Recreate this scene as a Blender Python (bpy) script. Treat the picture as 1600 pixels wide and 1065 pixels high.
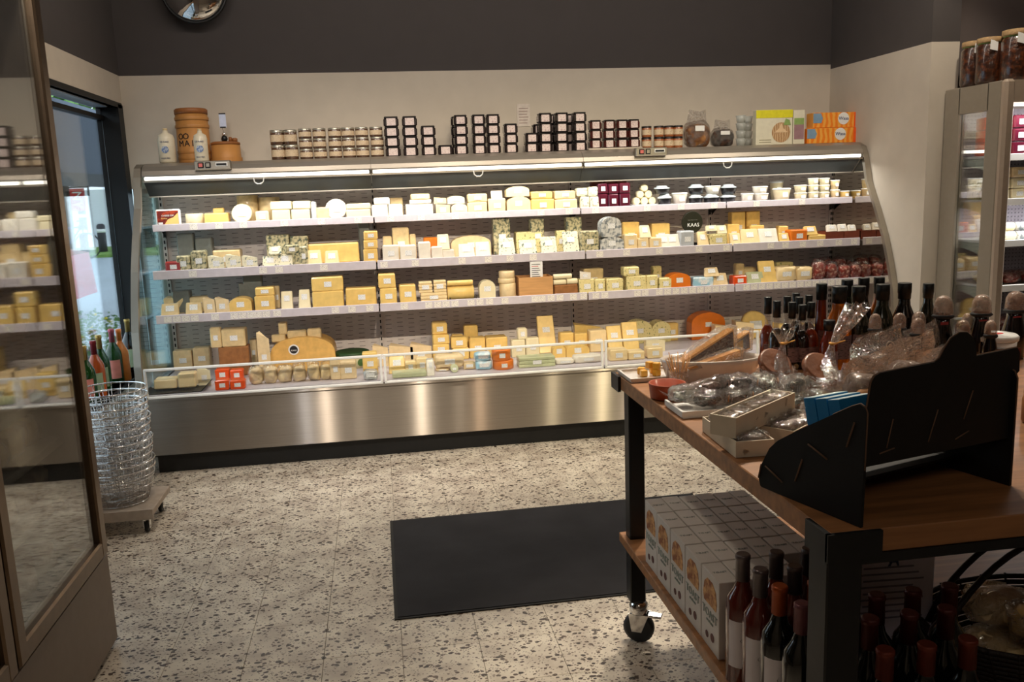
import bpy, bmesh, math, random
import numpy as np
from mathutils import Matrix, Vector, noise
random.seed(7)
S = bpy.context.scene
COL = S.collection
for o in list(bpy.data.objects): bpy.data.objects.remove(o)
R = math.radians

# ---------------------------------------------------------------- camera
CX, CY, CZ, YAW, PIT, ROL, FPX = 1.2618, -5.6103, 1.4615, -.1495, -.1755, -.0364, 1350.3
_f = Vector((-math.sin(YAW)*math.cos(PIT), math.cos(YAW)*math.cos(PIT), math.sin(PIT)))
_r0 = Vector((math.cos(YAW), math.sin(YAW), 0)); _u0 = _r0.cross(_f)
_r = _r0*math.cos(ROL)+_u0*math.sin(ROL); _u = -_r0*math.sin(ROL)+_u0*math.cos(ROL)
CP = Vector((CX, CY, CZ))
cam = bpy.data.objects.new('camera', bpy.data.cameras.new('camera')); COL.objects.link(cam)
cam.matrix_world = Matrix(((_r.x,_u.x,-_f.x,CX),(_r.y,_u.y,-_f.y,CY),(_r.z,_u.z,-_f.z,CZ),(0,0,0,1)))
cam.data.sensor_width = 36; cam.data.lens = FPX/1600*36; cam.data.clip_start = .05; cam.data.clip_end = 300
S.camera = cam
def hit(x, y, ax, v):
    d = _f+_r*((x-800)/FPX)-_u*((y-532.5)/FPX); return CP+d*((v-CP[ax])/d[ax])
def hX(x,y,v): return hit(x,y,0,v)
def hY(x,y,v): return hit(x,y,1,v)
def hZ(x,y,v): return hit(x,y,2,v)

# ---------------------------------------------------------------- world, lights, exposure
w = bpy.data.worlds.new('world'); S.world = w; w.use_nodes = True
bg = w.node_tree.nodes['Background']; bg.inputs[0].default_value = (.72,.88,1,1); bg.inputs[1].default_value = 2.6
S.view_settings.view_transform = 'Standard'; S.view_settings.look = 'None'
S.view_settings.gamma = 1; S.view_settings.use_curve_mapping = False
S.view_settings.exposure = 0
def area(name, loc, aim, sx, sy, power, col=(1,1,1)):
    l = bpy.data.lights.new(name, 'AREA'); l.shape='RECTANGLE'; l.size=sx; l.size_y=sy; l.energy=power; l.color=col
    o = bpy.data.objects.new(name, l); COL.objects.link(o); o.location = loc
    o.rotation_euler = (Vector(aim)-Vector(loc)).to_track_quat('-Z','Y').to_euler(); return o
def spot(name, loc, aim, power, ang=70, blend=.6, col=(1,.87,.70), rad=.04):
    l = bpy.data.lights.new(name, 'SPOT'); l.energy=power; l.spot_size=R(ang); l.spot_blend=blend; l.color=col; l.shadow_soft_size=rad
    o = bpy.data.objects.new(name, l); COL.objects.link(o); o.location = loc
    o.rotation_euler = (Vector(aim)-Vector(loc)).to_track_quat('-Z','Y').to_euler(); return o
for i, x in enumerate((.7, 1.9, 3.1, 4.1)):
    spot('ceiling_spot', (x,-2.0,2.95), (x,-.55,.6), (26,30,32,34)[i], 84)
for x, p, c in ((.40,14,(.9,.93,1)),(.62,34,(1,.87,.72)),(1.62,46,(1,.88,.72)),(2.26,16,(1,.72,.48)),(3.07,18,(1,.88,.60)),(3.64,40,(1,.88,.58))):
    spot('track_spot', (x,-4.6,2.95), (1.26+(x-1.26)/1.5,-.6,.75), p*4.2, 42, .9, c, .025)
area('added_wall_fill', (2.1,-1.5,2.93), (2.1,0,2.0), 4.2, .12, 21, (1,.90,.80))  # added fill lamp, unseen, brightens the back wall and its grey band
spot('ceiling_spot', (2.7,-2.1,2.95), (2.45,-3.35,.88), 150, 52)
spot('ceiling_spot', (2.2,-2.3,2.95), (2.05,-3.45,.88), 95, 40)
spot('ceiling_spot', (3.3,-2.2,2.95), (3.0,-3.5,.88), 50, 56)
spot('ceiling_spot', (1.0,-3.1,2.95), (1.0,-3.0,0), 30, 95)
spot('ceiling_spot', (3.6,-3.0,2.95), (2.9,-2.3,0), 60, 80)
area('ceiling_panel_light', (3.2,-6.3,2.93), (2.6,-4.5,0), 1.2, .6, 5, (1,.86,.72))
area('ceiling_panel_light', (.9,-6.8,2.93), (.9,-6,0), 1.2, .6, 9, (1,.86,.72))
CASE_LIGHTS = []
for x0, x1 in ((0,1.25),(1.25,2.5),(2.5,4.3)):
    CASE_LIGHTS.append(area('case_tube_light', ((x0+x1)/2,-.487,1.545), ((x0+x1)/2,-.40,.9), x1-x0-.08, .03, 3.4*(x1-x0), (1,.97,.90)))

# ---------------------------------------------------------------- materials
def lin(c): return tuple(((v/12.92) if v<=.04045 else ((v+.055)/1.055)**2.4) for v in c)
_m = {}
def M(name, col=(.8,.8,.8), rough=.5, metal=0., nz=.06, sc=30., bump=0., coat=0., trans=0., emit=0., aniso=0., spec=.5, ior=1.45, alpha=1, tex='noise', col2=None, thr=None, coord='Object', stretch=None):
    if name in _m: return _m[name]
    m = bpy.data.materials.new(name); m.use_nodes = True; n = m.node_tree.nodes; L = m.node_tree.links
    b = n['Principled BSDF']; c = lin(col)
    b.inputs['Base Color'].default_value = (*c,1); b.inputs['Roughness'].default_value = rough; b.inputs['Metallic'].default_value = metal
    b.inputs['Coat Weight'].default_value = coat; b.inputs['Coat Roughness'].default_value = .12; b.inputs['Transmission Weight'].default_value = trans
    b.inputs['Specular IOR Level'].default_value = spec; b.inputs['IOR'].default_value = ior; b.inputs['Alpha'].default_value = alpha
    if aniso:
        b.inputs['Anisotropic'].default_value = aniso; cx=n.new('ShaderNodeCombineXYZ'); cx.inputs[2].default_value = 1; L.new(cx.outputs[0], b.inputs['Tangent'])
    if emit: b.inputs['Emission Color'].default_value = (*c,1); b.inputs['Emission Strength'].default_value = emit
    tc = n.new('ShaderNodeTexCoord'); mp = n.new('ShaderNodeMapping')
    if coord == 'World':
        g = n.new('ShaderNodeNewGeometry'); L.new(g.outputs['Position'], mp.inputs[0])
    else: L.new(tc.outputs['Object'], mp.inputs[0])
    if stretch: mp.inputs['Scale'].default_value = stretch
    if tex == 'voronoi':
        t = n.new('ShaderNodeTexVoronoi'); fo = t.outputs['Distance']
    elif tex == 'wave':
        t = n.new('ShaderNodeTexWave'); t.inputs['Distortion'].default_value = 6; t.inputs['Detail'].default_value = 3; fo = t.outputs['Fac']
    else:
        t = n.new('ShaderNodeTexNoise'); t.inputs['Detail'].default_value = 4; fo = t.outputs['Fac']
    t.inputs['Scale'].default_value = sc; L.new(mp.outputs[0], t.inputs['Vector'])
    rp = n.new('ShaderNodeValToRGB')
    if col2 is not None:
        a, bb = thr or (.4,.6); rp.color_ramp.elements[0].position = a; rp.color_ramp.elements[1].position = bb
        rp.color_ramp.elements[0].color = (*c,1); rp.color_ramp.elements[1].color = (*lin(col2),1)
    else:
        rp.color_ramp.elements[0].position=.3; rp.color_ramp.elements[1].position=.7
        rp.color_ramp.elements[0].color = (*[v*(1-nz*2) for v in c],1); rp.color_ramp.elements[1].color = (*[min(1,v*(1+nz*1.5)) for v in c],1)
    L.new(fo, rp.inputs[0]); L.new(rp.outputs[0], b.inputs['Base Color'])
    if bump:
        bp = n.new('ShaderNodeBump'); bp.inputs['Strength'].default_value = bump; bp.inputs['Distance'].default_value = .01
        L.new(fo, bp.inputs['Height']); L.new(bp.outputs[0], b.inputs['Normal'])
    _m[name] = m; return m
def film(name, tint=(1,1,1), base=.10, rough=.08, sc=26., bump=.9, k=.6, milk=0):
    if name in _m: return _m[name]
    m = bpy.data.materials.new(name); m.use_nodes = True; n = m.node_tree.nodes; L = m.node_tree.links; n.clear()
    out = n.new('ShaderNodeOutputMaterial'); mx = n.new('ShaderNodeMixShader'); tr = n.new('ShaderNodeBsdfTransparent'); gl = n.new('ShaderNodeBsdfGlossy')
    tr.inputs[0].default_value = (*lin(tint),1); gl.inputs[0].default_value = (1,1,1,1); gl.inputs['Roughness'].default_value = rough
    fr = n.new('ShaderNodeLayerWeight'); fr.inputs[0].default_value = .35
    ma = n.new('ShaderNodeMath'); ma.operation='MULTIPLY_ADD'; ma.inputs[1].default_value = k; ma.inputs[2].default_value = base; ma.use_clamp = True
    L.new(fr.outputs['Fresnel'], ma.inputs[0]); L.new(ma.outputs[0], mx.inputs[0]); L.new(tr.outputs[0], mx.inputs[1]); L.new(gl.outputs[0], mx.inputs[2])
    if bump:
        tc = n.new('ShaderNodeTexCoord'); t = n.new('ShaderNodeTexNoise'); t.inputs['Scale'].default_value = sc; t.inputs['Detail'].default_value = 3
        t.inputs['Distortion'].default_value = 1.2
        bp = n.new('ShaderNodeBump'); bp.inputs['Strength'].default_value = bump; bp.inputs['Distance'].default_value = .02
        L.new(tc.outputs['Object'], t.inputs['Vector']); L.new(t.outputs[0], bp.inputs['Height']); L.new(bp.outputs[0], gl.inputs['Normal']); L.new(bp.outputs[0], fr.inputs['Normal'])
    if milk:
        df = n.new('ShaderNodeBsdfDiffuse'); df.inputs[0].default_value = (.85,.82,.80,1); m2 = n.new('ShaderNodeMixShader'); m2.inputs[0].default_value = milk
        L.new(mx.outputs[0], m2.inputs[1]); L.new(df.outputs[0], m2.inputs[2]); L.new(m2.outputs[0], out.inputs[0])
    else: L.new(mx.outputs[0], out.inputs[0])
    _m[name] = m; return m
glassm = film('clear_glass', (.985,.99,.988), .015, .02, bump=0)
wrap = film('cling_film', (1,1,1), .06, .15, 18., .6)
cello = film('cellophane', (.98,.97,.96), .13, .07, 60., 1.0, milk=.02)
# cheeses
K = dict(
 black=M('black_fish_roe',(.07,.075,.09),.3,nz=.1,coat=.5),
 plum=M('plum_jam',(.30,.05,.13),.3,nz=.06,coat=.6),
 cream=M('cream_cheese_paste',(.92,.87,.72),.45,nz=.03,sc=20,coat=.35),
 white=M('white_bloomy_rind',(.91,.88,.82),.6,nz=.03,sc=40,coat=.2),
 pale=M('pale_yellow_cheese',(.94,.84,.64),.42,nz=.04,sc=25,coat=.4),
 yel=M('yellow_cheese',(.93,.79,.47),.4,nz=.05,sc=25,coat=.4),
 gold=M('golden_cheese',(.92,.77,.45),.4,nz=.06,sc=25,coat=.4),
 tan=M('tan_hard_cheese',(.88,.78,.58),.5,nz=.07,sc=30,coat=.3),
 beige=M('beige_cheese',(.90,.80,.62),.5,nz=.06,sc=30,coat=.3),
 brown=M('brown_rind',(.60,.40,.22),.6,nz=.12,sc=30,coat=.2,bump=.2),
 rind=M('golden_rind',(.87,.69,.38),.5,nz=.08,sc=24,coat=.25,bump=.1),
 orange=M('orange_cheese',(.90,.48,.12),.4,nz=.05,sc=20,coat=.4),
 blue=M('blue_veined_cheese',(.93,.90,.78),.5,sc=70,coat=.35,col2=(.34,.42,.40),thr=(.54,.66)),
 bluedk=M('mottled_blue_cheese',(.78,.74,.58),.55,sc=60,coat=.3,col2=(.30,.34,.28),thr=(.45,.62)),
 herb=M('herb_flecked_cheese',(.90,.84,.60),.5,sc=90,coat=.3,col2=(.36,.42,.20),thr=(.58,.66)),
 grey=M('grey_ash_pack',(.72,.74,.76),.5,nz=.08,sc=20,coat=.3),
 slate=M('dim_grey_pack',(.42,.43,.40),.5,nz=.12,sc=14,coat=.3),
 red=M('red_pack',(.62,.14,.10),.35,nz=.08,coat=.5),
 ored=M('orange_red_wax',(.93,.33,.10),.3,nz=.06,coat=.6),
 wood=M('spruce_wood_box',(.80,.60,.38),.6,sc=6,nz=.08,stretch=(1,1,12)),
 silver=M('silver_foil',(.85,.85,.84),.28,.7,nz=.1,sc=60,bump=.6),
 marb=M('grey_veined_rind',(.80,.80,.78),.6,sc=45,coat=.2,col2=(.45,.48,.50),thr=(.46,.6),bump=.3),
 dkr=M('dark_red_brown_card',(.45,.20,.12),.6,nz=.1),
 green=M('pale_green_pack',(.76,.78,.62),.45,nz=.08,sc=22,coat=.4),
 lblue=M('light_blue_wrap',(.62,.80,.88),.4,sc=18,coat=.4,col2=(.93,.95,.96),thr=(.42,.58)),
 meat=M('cured_meat',(.55,.20,.16),.45,sc=50,coat=.5,col2=(.80,.62,.55),thr=(.48,.6)),
)
labelm = M('white_print_label',(.93,.93,.92),.6,sc=140,col2=(.62,.66,.74),thr=(.56,.62),stretch=(1,1,3))
tagm = M('price_tag_card',(.93,.91,.88),.6,sc=220,col2=(.62,.58,.56),thr=(.55,.6),stretch=(1,1,2))
white = M('white_plastic',(.92,.92,.91),.4,nz=.02); black = M('black_painted_metal',(.06,.065,.07),.45,nz=.1)
blackp = M('black_matte_card',(.045,.04,.038),.7,nz=.1); slotm = M('slot_shadow_grey',(.40,.36,.34),.8)
ink = M('dark_ink',(.12,.12,.13),.7); navy = M('navy_ink',(.16,.22,.42),.6); redi = M('red_ink',(.78,.16,.12),.5)
def brushed():
    m=bpy.data.materials.new('brushed_stainless_steel'); m.use_nodes=True; n=m.node_tree.nodes; L=m.node_tree.links; n.clear()
    out=n.new('ShaderNodeOutputMaterial'); gl=n.new('ShaderNodeBsdfAnisotropic'); g2=n.new('ShaderNodeBsdfAnisotropic'); mx=n.new('ShaderNodeMixShader'); cx=n.new('ShaderNodeCombineXYZ'); cx.inputs[0].default_value=1
    tc=n.new('ShaderNodeTexCoord'); mp=n.new('ShaderNodeMapping'); mp.inputs['Scale'].default_value=(.6,1,160); t=n.new('ShaderNodeTexNoise'); t.inputs['Scale'].default_value=3
    rp=n.new('ShaderNodeValToRGB'); rp.color_ramp.elements[0].color=(.27,.235,.20,1); rp.color_ramp.elements[1].color=(.38,.34,.295,1)
    L.new(tc.outputs['Object'],mp.inputs[0]); L.new(mp.outputs[0],t.inputs['Vector']); L.new(t.outputs[0],rp.inputs[0])
    for g,r,an in ((gl,.25,.86),(g2,.42,.5)):
        g.inputs['Roughness'].default_value=r; g.inputs['Anisotropy'].default_value=an; L.new(cx.outputs[0],g.inputs['Tangent']); L.new(rp.outputs[0],g.inputs['Color'])
    mx.inputs[0].default_value=.38; L.new(gl.outputs[0],mx.inputs[1]); L.new(g2.outputs[0],mx.inputs[2]); L.new(mx.outputs[0],out.inputs[0]); return m
steel = brushed()
hood = M('satin_hood_steel',(.66,.63,.59),.38,.65,nz=.03,sc=4,stretch=(1,40,40))
alum = M('satin_aluminium',(.66,.63,.58),.38,.85,nz=.04,sc=5)
chrome = M('chrome_wire',(.88,.88,.88),.12,1.,nz=.02)
shelfm = M('lilac_grey_enamel',(.80,.77,.80),.4,nz=.03)
backm = M('grey_enamel_back_panel',(.84,.80,.77),.5,nz=.03)
# textless wood top
woodt = M('oiled_beech_worktop',(.60,.41,.25),.5,sc=3.2,nz=.16,coat=.1,stretch=(1.,14,14))
def wall_mat(name, col): return M(name, col, .85, nz=.02, sc=8, bump=.05, coord='World')
wwhite = wall_mat('off_white_wall_paint',(.80,.76,.70)); wgrey = wall_mat('charcoal_wall_paint',(.29,.27,.265)); wmauve = wall_mat('mauve_grey_wall_paint',(.44,.40,.39))
# ---------------------------------------------------------------- mesh helper
class G:
    def __init__(s): s.v=[]; s.f=[]; s.m=[]; s.sm=[]
    def add(s, vs, fs, m=0, sm=False):
        k=len(s.v); s.v+= [tuple(v) for v in vs]; s.f+=[tuple(i+k for i in f) for f in fs]; s.m+=[m]*len(fs); s.sm+=[sm]*len(fs); return s
    def box(s,x0,x1,y0,y1,z0,z1,m=0):
        return s.add([(x0,y0,z0),(x1,y0,z0),(x1,y1,z0),(x0,y1,z0),(x0,y0,z1),(x1,y0,z1),(x1,y1,z1),(x0,y1,z1)],
          [(0,3,2,1),(4,5,6,7),(0,1,5,4),(1,2,6,5),(2,3,7,6),(3,0,4,7)],m)
    def rbox(s,x0,x1,y0,y1,z0,z1,r=.004,m=0,sm=True):
        r=min(r,(x1-x0)*.45,(y1-y0)*.45,(z1-z0)*.45); vs=[]; idx={}
        for i,x in enumerate((x0,x1)):
            for j,y in enumerate((y0,y1)):
                for k,z in enumerate((z0,z1)):
                    sx,sy,sz=(r,-r)[i],(r,-r)[j],(r,-r)[k]
                    idx[i,j,k,0]=len(vs); vs.append((x,y+sy,z+sz))
                    idx[i,j,k,1]=len(vs); vs.append((x+sx,y,z+sz))
                    idx[i,j,k,2]=len(vs); vs.append((x+sx,y+sy,z))
        I=lambda *a: idx[a]; fs=[]
        fs.append((I(0,0,0,0),I(0,0,1,0),I(0,1,1,0),I(0,1,0,0))); fs.append((I(1,0,0,0),I(1,1,0,0),I(1,1,1,0),I(1,0,1,0)))
        fs.append((I(0,0,0,1),I(1,0,0,1),I(1,0,1,1),I(0,0,1,1))); fs.append((I(0,1,0,1),I(0,1,1,1),I(1,1,1,1),I(1,1,0,1)))
        fs.append((I(0,0,0,2),I(0,1,0,2),I(1,1,0,2),I(1,0,0,2))); fs.append((I(0,0,1,2),I(1,0,1,2),I(1,1,1,2),I(0,1,1,2)))
        for j in (0,1):
            for k in (0,1): fs.append((I(0,j,k,1),I(1,j,k,1),I(1,j,k,2),I(0,j,k,2)))
        for i in (0,1):
            for k in (0,1): fs.append((I(i,0,k,0),I(i,1,k,0),I(i,1,k,2),I(i,0,k,2)))
        for i in (0,1):
            for j in (0,1): fs.append((I(i,j,0,0),I(i,j,1,0),I(i,j,1,1),I(i,j,0,1)))
        for i in (0,1):
            for j in (0,1):
                for k in (0,1): fs.append((I(i,j,k,0),I(i,j,k,1),I(i,j,k,2)))
        # outward orientation
        c=Vector(((x0+x1)/2,(y0+y1)/2,(z0+z1)/2)); out=[]
        for f in fs:
            a,b,d=[Vector(vs[q]) for q in f[:3]]; nn=(b-a).cross(d-a); mc=sum((Vector(vs[q]) for q in f),Vector())/len(f)
            out.append(f if nn.dot(mc-c)>=0 else f[::-1])
        return s.add(vs,out,m,False)
    def lathe(s,prof,n=16,m=0,cx=0,cy=0,cz=0,axis='z',sm=True,sx=1,sy=1,cap=True):
        vs=[]; fs=[]
        for (r,z) in prof:
            for i in range(n):
                a=2*math.pi*i/n; p=(math.cos(a)*r*sx,math.sin(a)*r*sy,z)
                if axis=='y': p=(p[0],z,p[1])
                if axis=='x': p=(z,p[0],p[1])
                vs.append((p[0]+cx,p[1]+cy,p[2]+cz))
        for j in range(len(prof)-1):
            for i in range(n):
                a,b,c,d=j*n+i,j*n+(i+1)%n,(j+1)*n+(i+1)%n,(j+1)*n+i
                fs.append((a,b,c,d) if axis!='y' else (d,c,b,a))
        s.add(vs,fs,m,sm)
        if cap:
            k=len(s.v)-len(vs); e=(len(prof)-1)*n
            s.f.append(tuple(k+i for i in range(n))[::-1] if axis!='y' else tuple(k+i for i in range(n))); s.f.append(tuple(k+e+i for i in range(n)) if axis!='y' else tuple(k+e+i for i in range(n))[::-1])
            s.m+=[m,m]; s.sm+=[False,False]
        return s
    def prism(s,poly,ax,c0,c1,m=0,sm=False):
        n=len(poly); 
        def P(a,b,c): return {'x':(c,a,b),'y':(a,c,b),'z':(a,b,c)}[ax]
        vs=[P(a,b,c0) for a,b in poly]+[P(a,b,c1) for a,b in poly]
        ar=sum(poly[i][0]*poly[(i+1)%n][1]-poly[(i+1)%n][0]*poly[i][1] for i in range(n))
        fs=[tuple(range(n)),tuple(range(n,2*n))[::-1]]+[(i,i+n,(i+1)%n+n,(i+1)%n) for i in range(n)]
        flip = (ar>0) == (ax!='y')
        if flip: fs=[f[::-1] for f in fs]
        if c1<c0: fs=[f[::-1] for f in fs]
        return s.add(vs,fs,m,sm)
    def tube(s,pts,r,n=6,m=0,closed=False,sm=True):
        pts=[Vector(p) for p in pts]; N=len(pts); vs=[]; fs=[]; up=Vector((0,0,1)); prev=None
        for i,p in enumerate(pts):
            t=(pts[(i+1)%N]-pts[i-1]) if closed else (pts[min(i+1,N-1)]-pts[max(i-1,0)])
            t.normalize()
            a = prev if prev is not None else (up if abs(t.dot(up))<.95 else Vector((1,0,0)))
            a=(a-t*a.dot(t)).normalized(); b=t.cross(a); prev=a
            rr=r[i] if isinstance(r,(list,tuple)) else r
            for k in range(n):
                g=2*math.pi*k/n; vs.append(p+a*math.cos(g)*rr+b*math.sin(g)*rr)
        for i in range(N if closed else N-1):
            for k in range(n):
                j=(i+1)%N; fs.append((i*n+k,i*n+(k+1)%n,j*n+(k+1)%n,j*n+k))
        if not closed: fs.append(tuple(range(n))[::-1]); fs.append(tuple((N-1)*n+k for k in range(n)))
        return s.add(vs,fs,m,sm)
    def blob(s,w,d,h,nu=14,nv=9,amp=.12,fr=14.,seed=0,m=0,e=.7,cz=None,sm=True,cx=0,cy=0):
        vs=[]; cz = h/2 if cz is None else cz
        sg=lambda v,p: math.copysign(abs(v)**p,v)
        for j in range(1,nv):
            t=math.pi*j/nv-math.pi/2
            for i in range(nu):
                a=2*math.pi*i/nu
                p=Vector((sg(math.cos(a),e)*sg(math.cos(t),e)*w/2,sg(math.sin(a),e)*sg(math.cos(t),e)*d/2,sg(math.sin(t),e)*h/2))
                q=noise.noise_vector(Vector((p.x,p.y,p.z))*fr+Vector((seed*3.7,seed*1.3,0)))
                p+=q*amp*min(w,d,h)
                vs.append((p.x+cx,p.y+cy,max(p.z+cz,cz-h/2)))
        k=len(vs); vs+=[(cx,cy,cz-h/2),(cx,cy,cz+h/2)]; fs=[]
        for j in range(nv-2):
            for i in range(nu): fs.append((j*nu+i,j*nu+(i+1)%nu,(j+1)*nu+(i+1)%nu,(j+1)*nu+i))
        for i in range(nu): fs.append((k,(i+1)%nu,i)); fs.append((k+1,(nv-2)*nu+i,(nv-2)*nu+(i+1)%nu))
        return s.add(vs,fs,m,sm)
    def xf(s,k,fn):
        for i in range(k,len(s.v)): s.v[i]=tuple(fn(Vector(s.v[i])))
        return s
    def mesh(s,name,mats):
        me=bpy.data.meshes.new(name); me.from_pydata(s.v,[],s.f)
        for m in (mats if isinstance(mats,(list,tuple)) else [mats]): me.materials.append(m)
        me.polygons.foreach_set('material_index',s.m); me.polygons.foreach_set('use_smooth',s.sm)
        b=bmesh.new(); b.from_mesh(me); bmesh.ops.recalc_face_normals(b,faces=b.faces); b.to_mesh(me); b.free(); me.update(); return me
def obj(name, g, mats, parent=None, loc=None, rot=None, label=None, cat=None, group=None, kind=None):
    me = g.mesh(name,mats) if isinstance(g,G) else g
    o = bpy.data.objects.new(name, me); COL.objects.link(o)
    if parent is not None: o.parent = parent
    if loc is not None: o.location = loc
    if rot is not None: o.rotation_euler = rot
    return tag(o,label,cat,group,kind)
def tag(o,label=None,cat=None,group=None,kind=None):
    if label: o['label']=label
    if cat: o['category']=cat
    if group: o['group']=group
    if kind: o['kind']=kind
    return o
def empty(name, loc, label, cat, group=None, rz=0):
    o=bpy.data.objects.new(name,None); COL.objects.link(o); o.location=loc; o.rotation_euler=(0,0,rz); o.empty_display_size=.02
    return tag(o,label,cat,group)
def clone(o, loc=None, label=None, rot=None):
    c=o.copy(); COL.objects.link(c)
    if loc is not None: c.location=loc
    if rot is not None: c.rotation_euler=rot
    if label: c['label']=label
    for ch in list(o.children):
        d=ch.copy(); COL.objects.link(d); d.parent=c
        for g in list(ch.children):
            e=g.copy(); COL.objects.link(e); e.parent=d
    return c
_t={}
def text(name, s, size, mat, parent=None, loc=(0,0,0), rot=(R(90),0,0), ext=.0008, align='CENTER'):
    k=(s,size,mat.name,align)
    if k not in _t:
        cu=bpy.data.curves.new('t','FONT'); cu.body=s; cu.size=size; cu.extrude=ext; cu.align_x=align; cu.align_y='CENTER'; cu.resolution_u=2
        to=bpy.data.objects.new('t',cu); COL.objects.link(to); dg=bpy.context.evaluated_depsgraph_get()
        me=bpy.data.meshes.new_from_object(to.evaluated_get(dg)); bpy.data.objects.remove(to); me.materials.clear(); me.materials.append(mat); _t[k]=me
    return obj(name,_t[k],None,parent,loc,rot)
ORD=['first','second','third','fourth','fifth','sixth','seventh','eighth','ninth','tenth','eleventh','twelfth','thirteenth','fourteenth','fifteenth','sixteenth','seventeenth','eighteenth','nineteenth','twentieth']
def ords(i,n,side='left'):
    if n==1: return ''
    if i==0: return 'leftmost'
    if i==n-1: return 'rightmost'
    return ORD[i]+' from left'

# ================================================================ SETTING
XL, XR = -.19, 4.33
# terrazzo: off-white ground, chips of several greys and browns
def terrazzo():
    m=bpy.data.materials.new('terrazzo'); m.use_nodes=True; n=m.node_tree.nodes; L=m.node_tree.links; b=n['Principled BSDF']
    g=n.new('ShaderNodeNewGeometry'); base=n.new('ShaderNodeTexNoise'); base.inputs['Scale'].default_value=9; base.inputs['Detail'].default_value=5
    L.new(g.outputs['Position'],base.inputs['Vector']); rb=n.new('ShaderNodeValToRGB'); L.new(base.outputs[0],rb.inputs[0])
    rb.color_ramp.elements[0].color=(*lin((.74,.69,.63)),1); rb.color_ramp.elements[1].color=(*lin((.88,.84,.77)),1); rb.color_ramp.elements[0].position=.35; rb.color_ramp.elements[1].position=.62
    cur=rb.outputs[0]
    for sc,th,cells,c1,c2 in ((44,.36,.36,(.16,.11,.09),(.33,.26,.22)),(75,.34,.40,(.26,.19,.16),(.46,.38,.32)),(30,.30,.24,(.10,.07,.06),(.30,.24,.20)),(120,.34,.4,(.42,.36,.31),(.62,.57,.52))):
        mp=n.new('ShaderNodeMapping'); mp.inputs['Rotation'].default_value=(0,0,sc*.37); mp.inputs['Scale'].default_value=(1,1.35,1); mp.inputs['Location'].default_value=(sc*.1,sc*.3,0)
        nn=n.new('ShaderNodeTexNoise'); nn.inputs['Scale'].default_value=sc*1.3; L.new(g.outputs['Position'],nn.inputs['Vector'])
        va=n.new('ShaderNodeVectorMath'); va.operation='MULTIPLY_ADD'; va.inputs[1].default_value=(.012*38/sc,)*3; L.new(nn.outputs['Color'],va.inputs[0]); L.new(g.outputs['Position'],va.inputs[2])
        L.new(va.outputs[0],mp.inputs[0])
        v=n.new('ShaderNodeTexVoronoi'); v.inputs['Scale'].default_value=sc; L.new(mp.outputs[0],v.inputs['Vector'])
        lt=n.new('ShaderNodeMath'); lt.operation='LESS_THAN'; lt.inputs[1].default_value=th; L.new(v.outputs['Distance'],lt.inputs[0])
        sp=n.new('ShaderNodeSeparateColor'); L.new(v.outputs['Color'],sp.inputs[0])
        l2=n.new('ShaderNodeMath'); l2.operation='LESS_THAN'; l2.inputs[1].default_value=cells; L.new(sp.outputs[0],l2.inputs[0])
        mu=n.new('ShaderNodeMath'); mu.operation='MULTIPLY'; L.new(lt.outputs[0],mu.inputs[0]); L.new(l2.outputs[0],mu.inputs[1])
        cm=n.new('ShaderNodeMix'); cm.data_type='RGBA'; cm.inputs[6].default_value=(*lin(c1),1); cm.inputs[7].default_value=(*lin(c2),1); L.new(sp.outputs[1],cm.inputs[0])
        mx=n.new('ShaderNodeMix'); mx.data_type='RGBA'; L.new(mu.outputs[0],mx.inputs[0]); L.new(cur,mx.inputs[6]); L.new(cm.outputs[2],mx.inputs[7]); cur=mx.outputs[2]
    L.new(cur,b.inputs['Base Color']); b.inputs['Roughness'].default_value=.30; return m
tz=terrazzo(); grout=M('dark_tile_joint',(.46,.41,.38),.8)
fl=obj('floor',G().box(XL-.3,8,-9,.4,-.06,-.004),grout,kind='structure')
TS=.25
tg=G(); tg.rbox(-TS/2+.0006,TS/2-.0006,-TS/2+.0006,TS/2-.0006,-.004,0,.0006); tm=tg.mesh('tile',tz)
nt=0
for j in range(0,13):
    for i in range(-2,22):
        x=1.26+TS*(i-4)+TS/2; y=-.62-TS*j
        if x<XL or x>4.6: continue
        d=Vector((x,y,0))-CP; z=d.dot(_f); px=800+FPX*d.dot(_r)/z if z>0 else -999
        py=532.5-FPX*d.dot(_u)/z if z>0 else -999
        if -60<px<1680 and py<1130 and nt<296:
            obj('tile',tm,None,fl,(x,y,0)); nt+=1
fill=G(); fill.box(XL-.3,8,-9,-.62-TS*12.5,-.004,-.0005); fill.box(XL-.3,8,-.62+TS/2,.3,-.004,-.0005); fill.box(4.6,8,-4,-.4,-.004,-.0005); fill.box(-.5,.42,-3.7,-.4,-.004,-.0008)
obj('terrazzo_screed',fill,tz,fl)
ZG=2.195
def wall(name, boxes, mats=(wwhite,wgrey)):
    g=G()
    for b in boxes: g.box(*b)
    return obj(name,g,mats,kind='structure')
wall('wall_back',[(XL,.25,0,.2,1.535,ZG,0),(.25,8,0,.2,0,ZG,0),(XL-.12,8,0,.2,ZG,3,1)])
wb=G(); wb.box(XL,.25,.02,.18,0,.40,0); obj('wall_back_sill',wb,wwhite,kind='structure')
WY0,WY1,WZ0,WZ1=-.1,-4.6,.45,2.005
wall('wall_left',[(XL-.12,XL,-9,WY1,0,ZG,0),(XL-.12,XL,WY1,.0,0,WZ0,0),(XL-.12,XL,WY1,0,WZ1,ZG,0),(XL-.12,XL,-9,0,ZG,3,1)])
wall('wall_right',[(XR,4.5,-1.08,0,0,2.165,0),(XR,4.5,-1.08,0,2.165,3,1)])
obj('wall_right_recess',G().box(4.5,8,-.98,0,0,3),wmauve,kind='structure')
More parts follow.
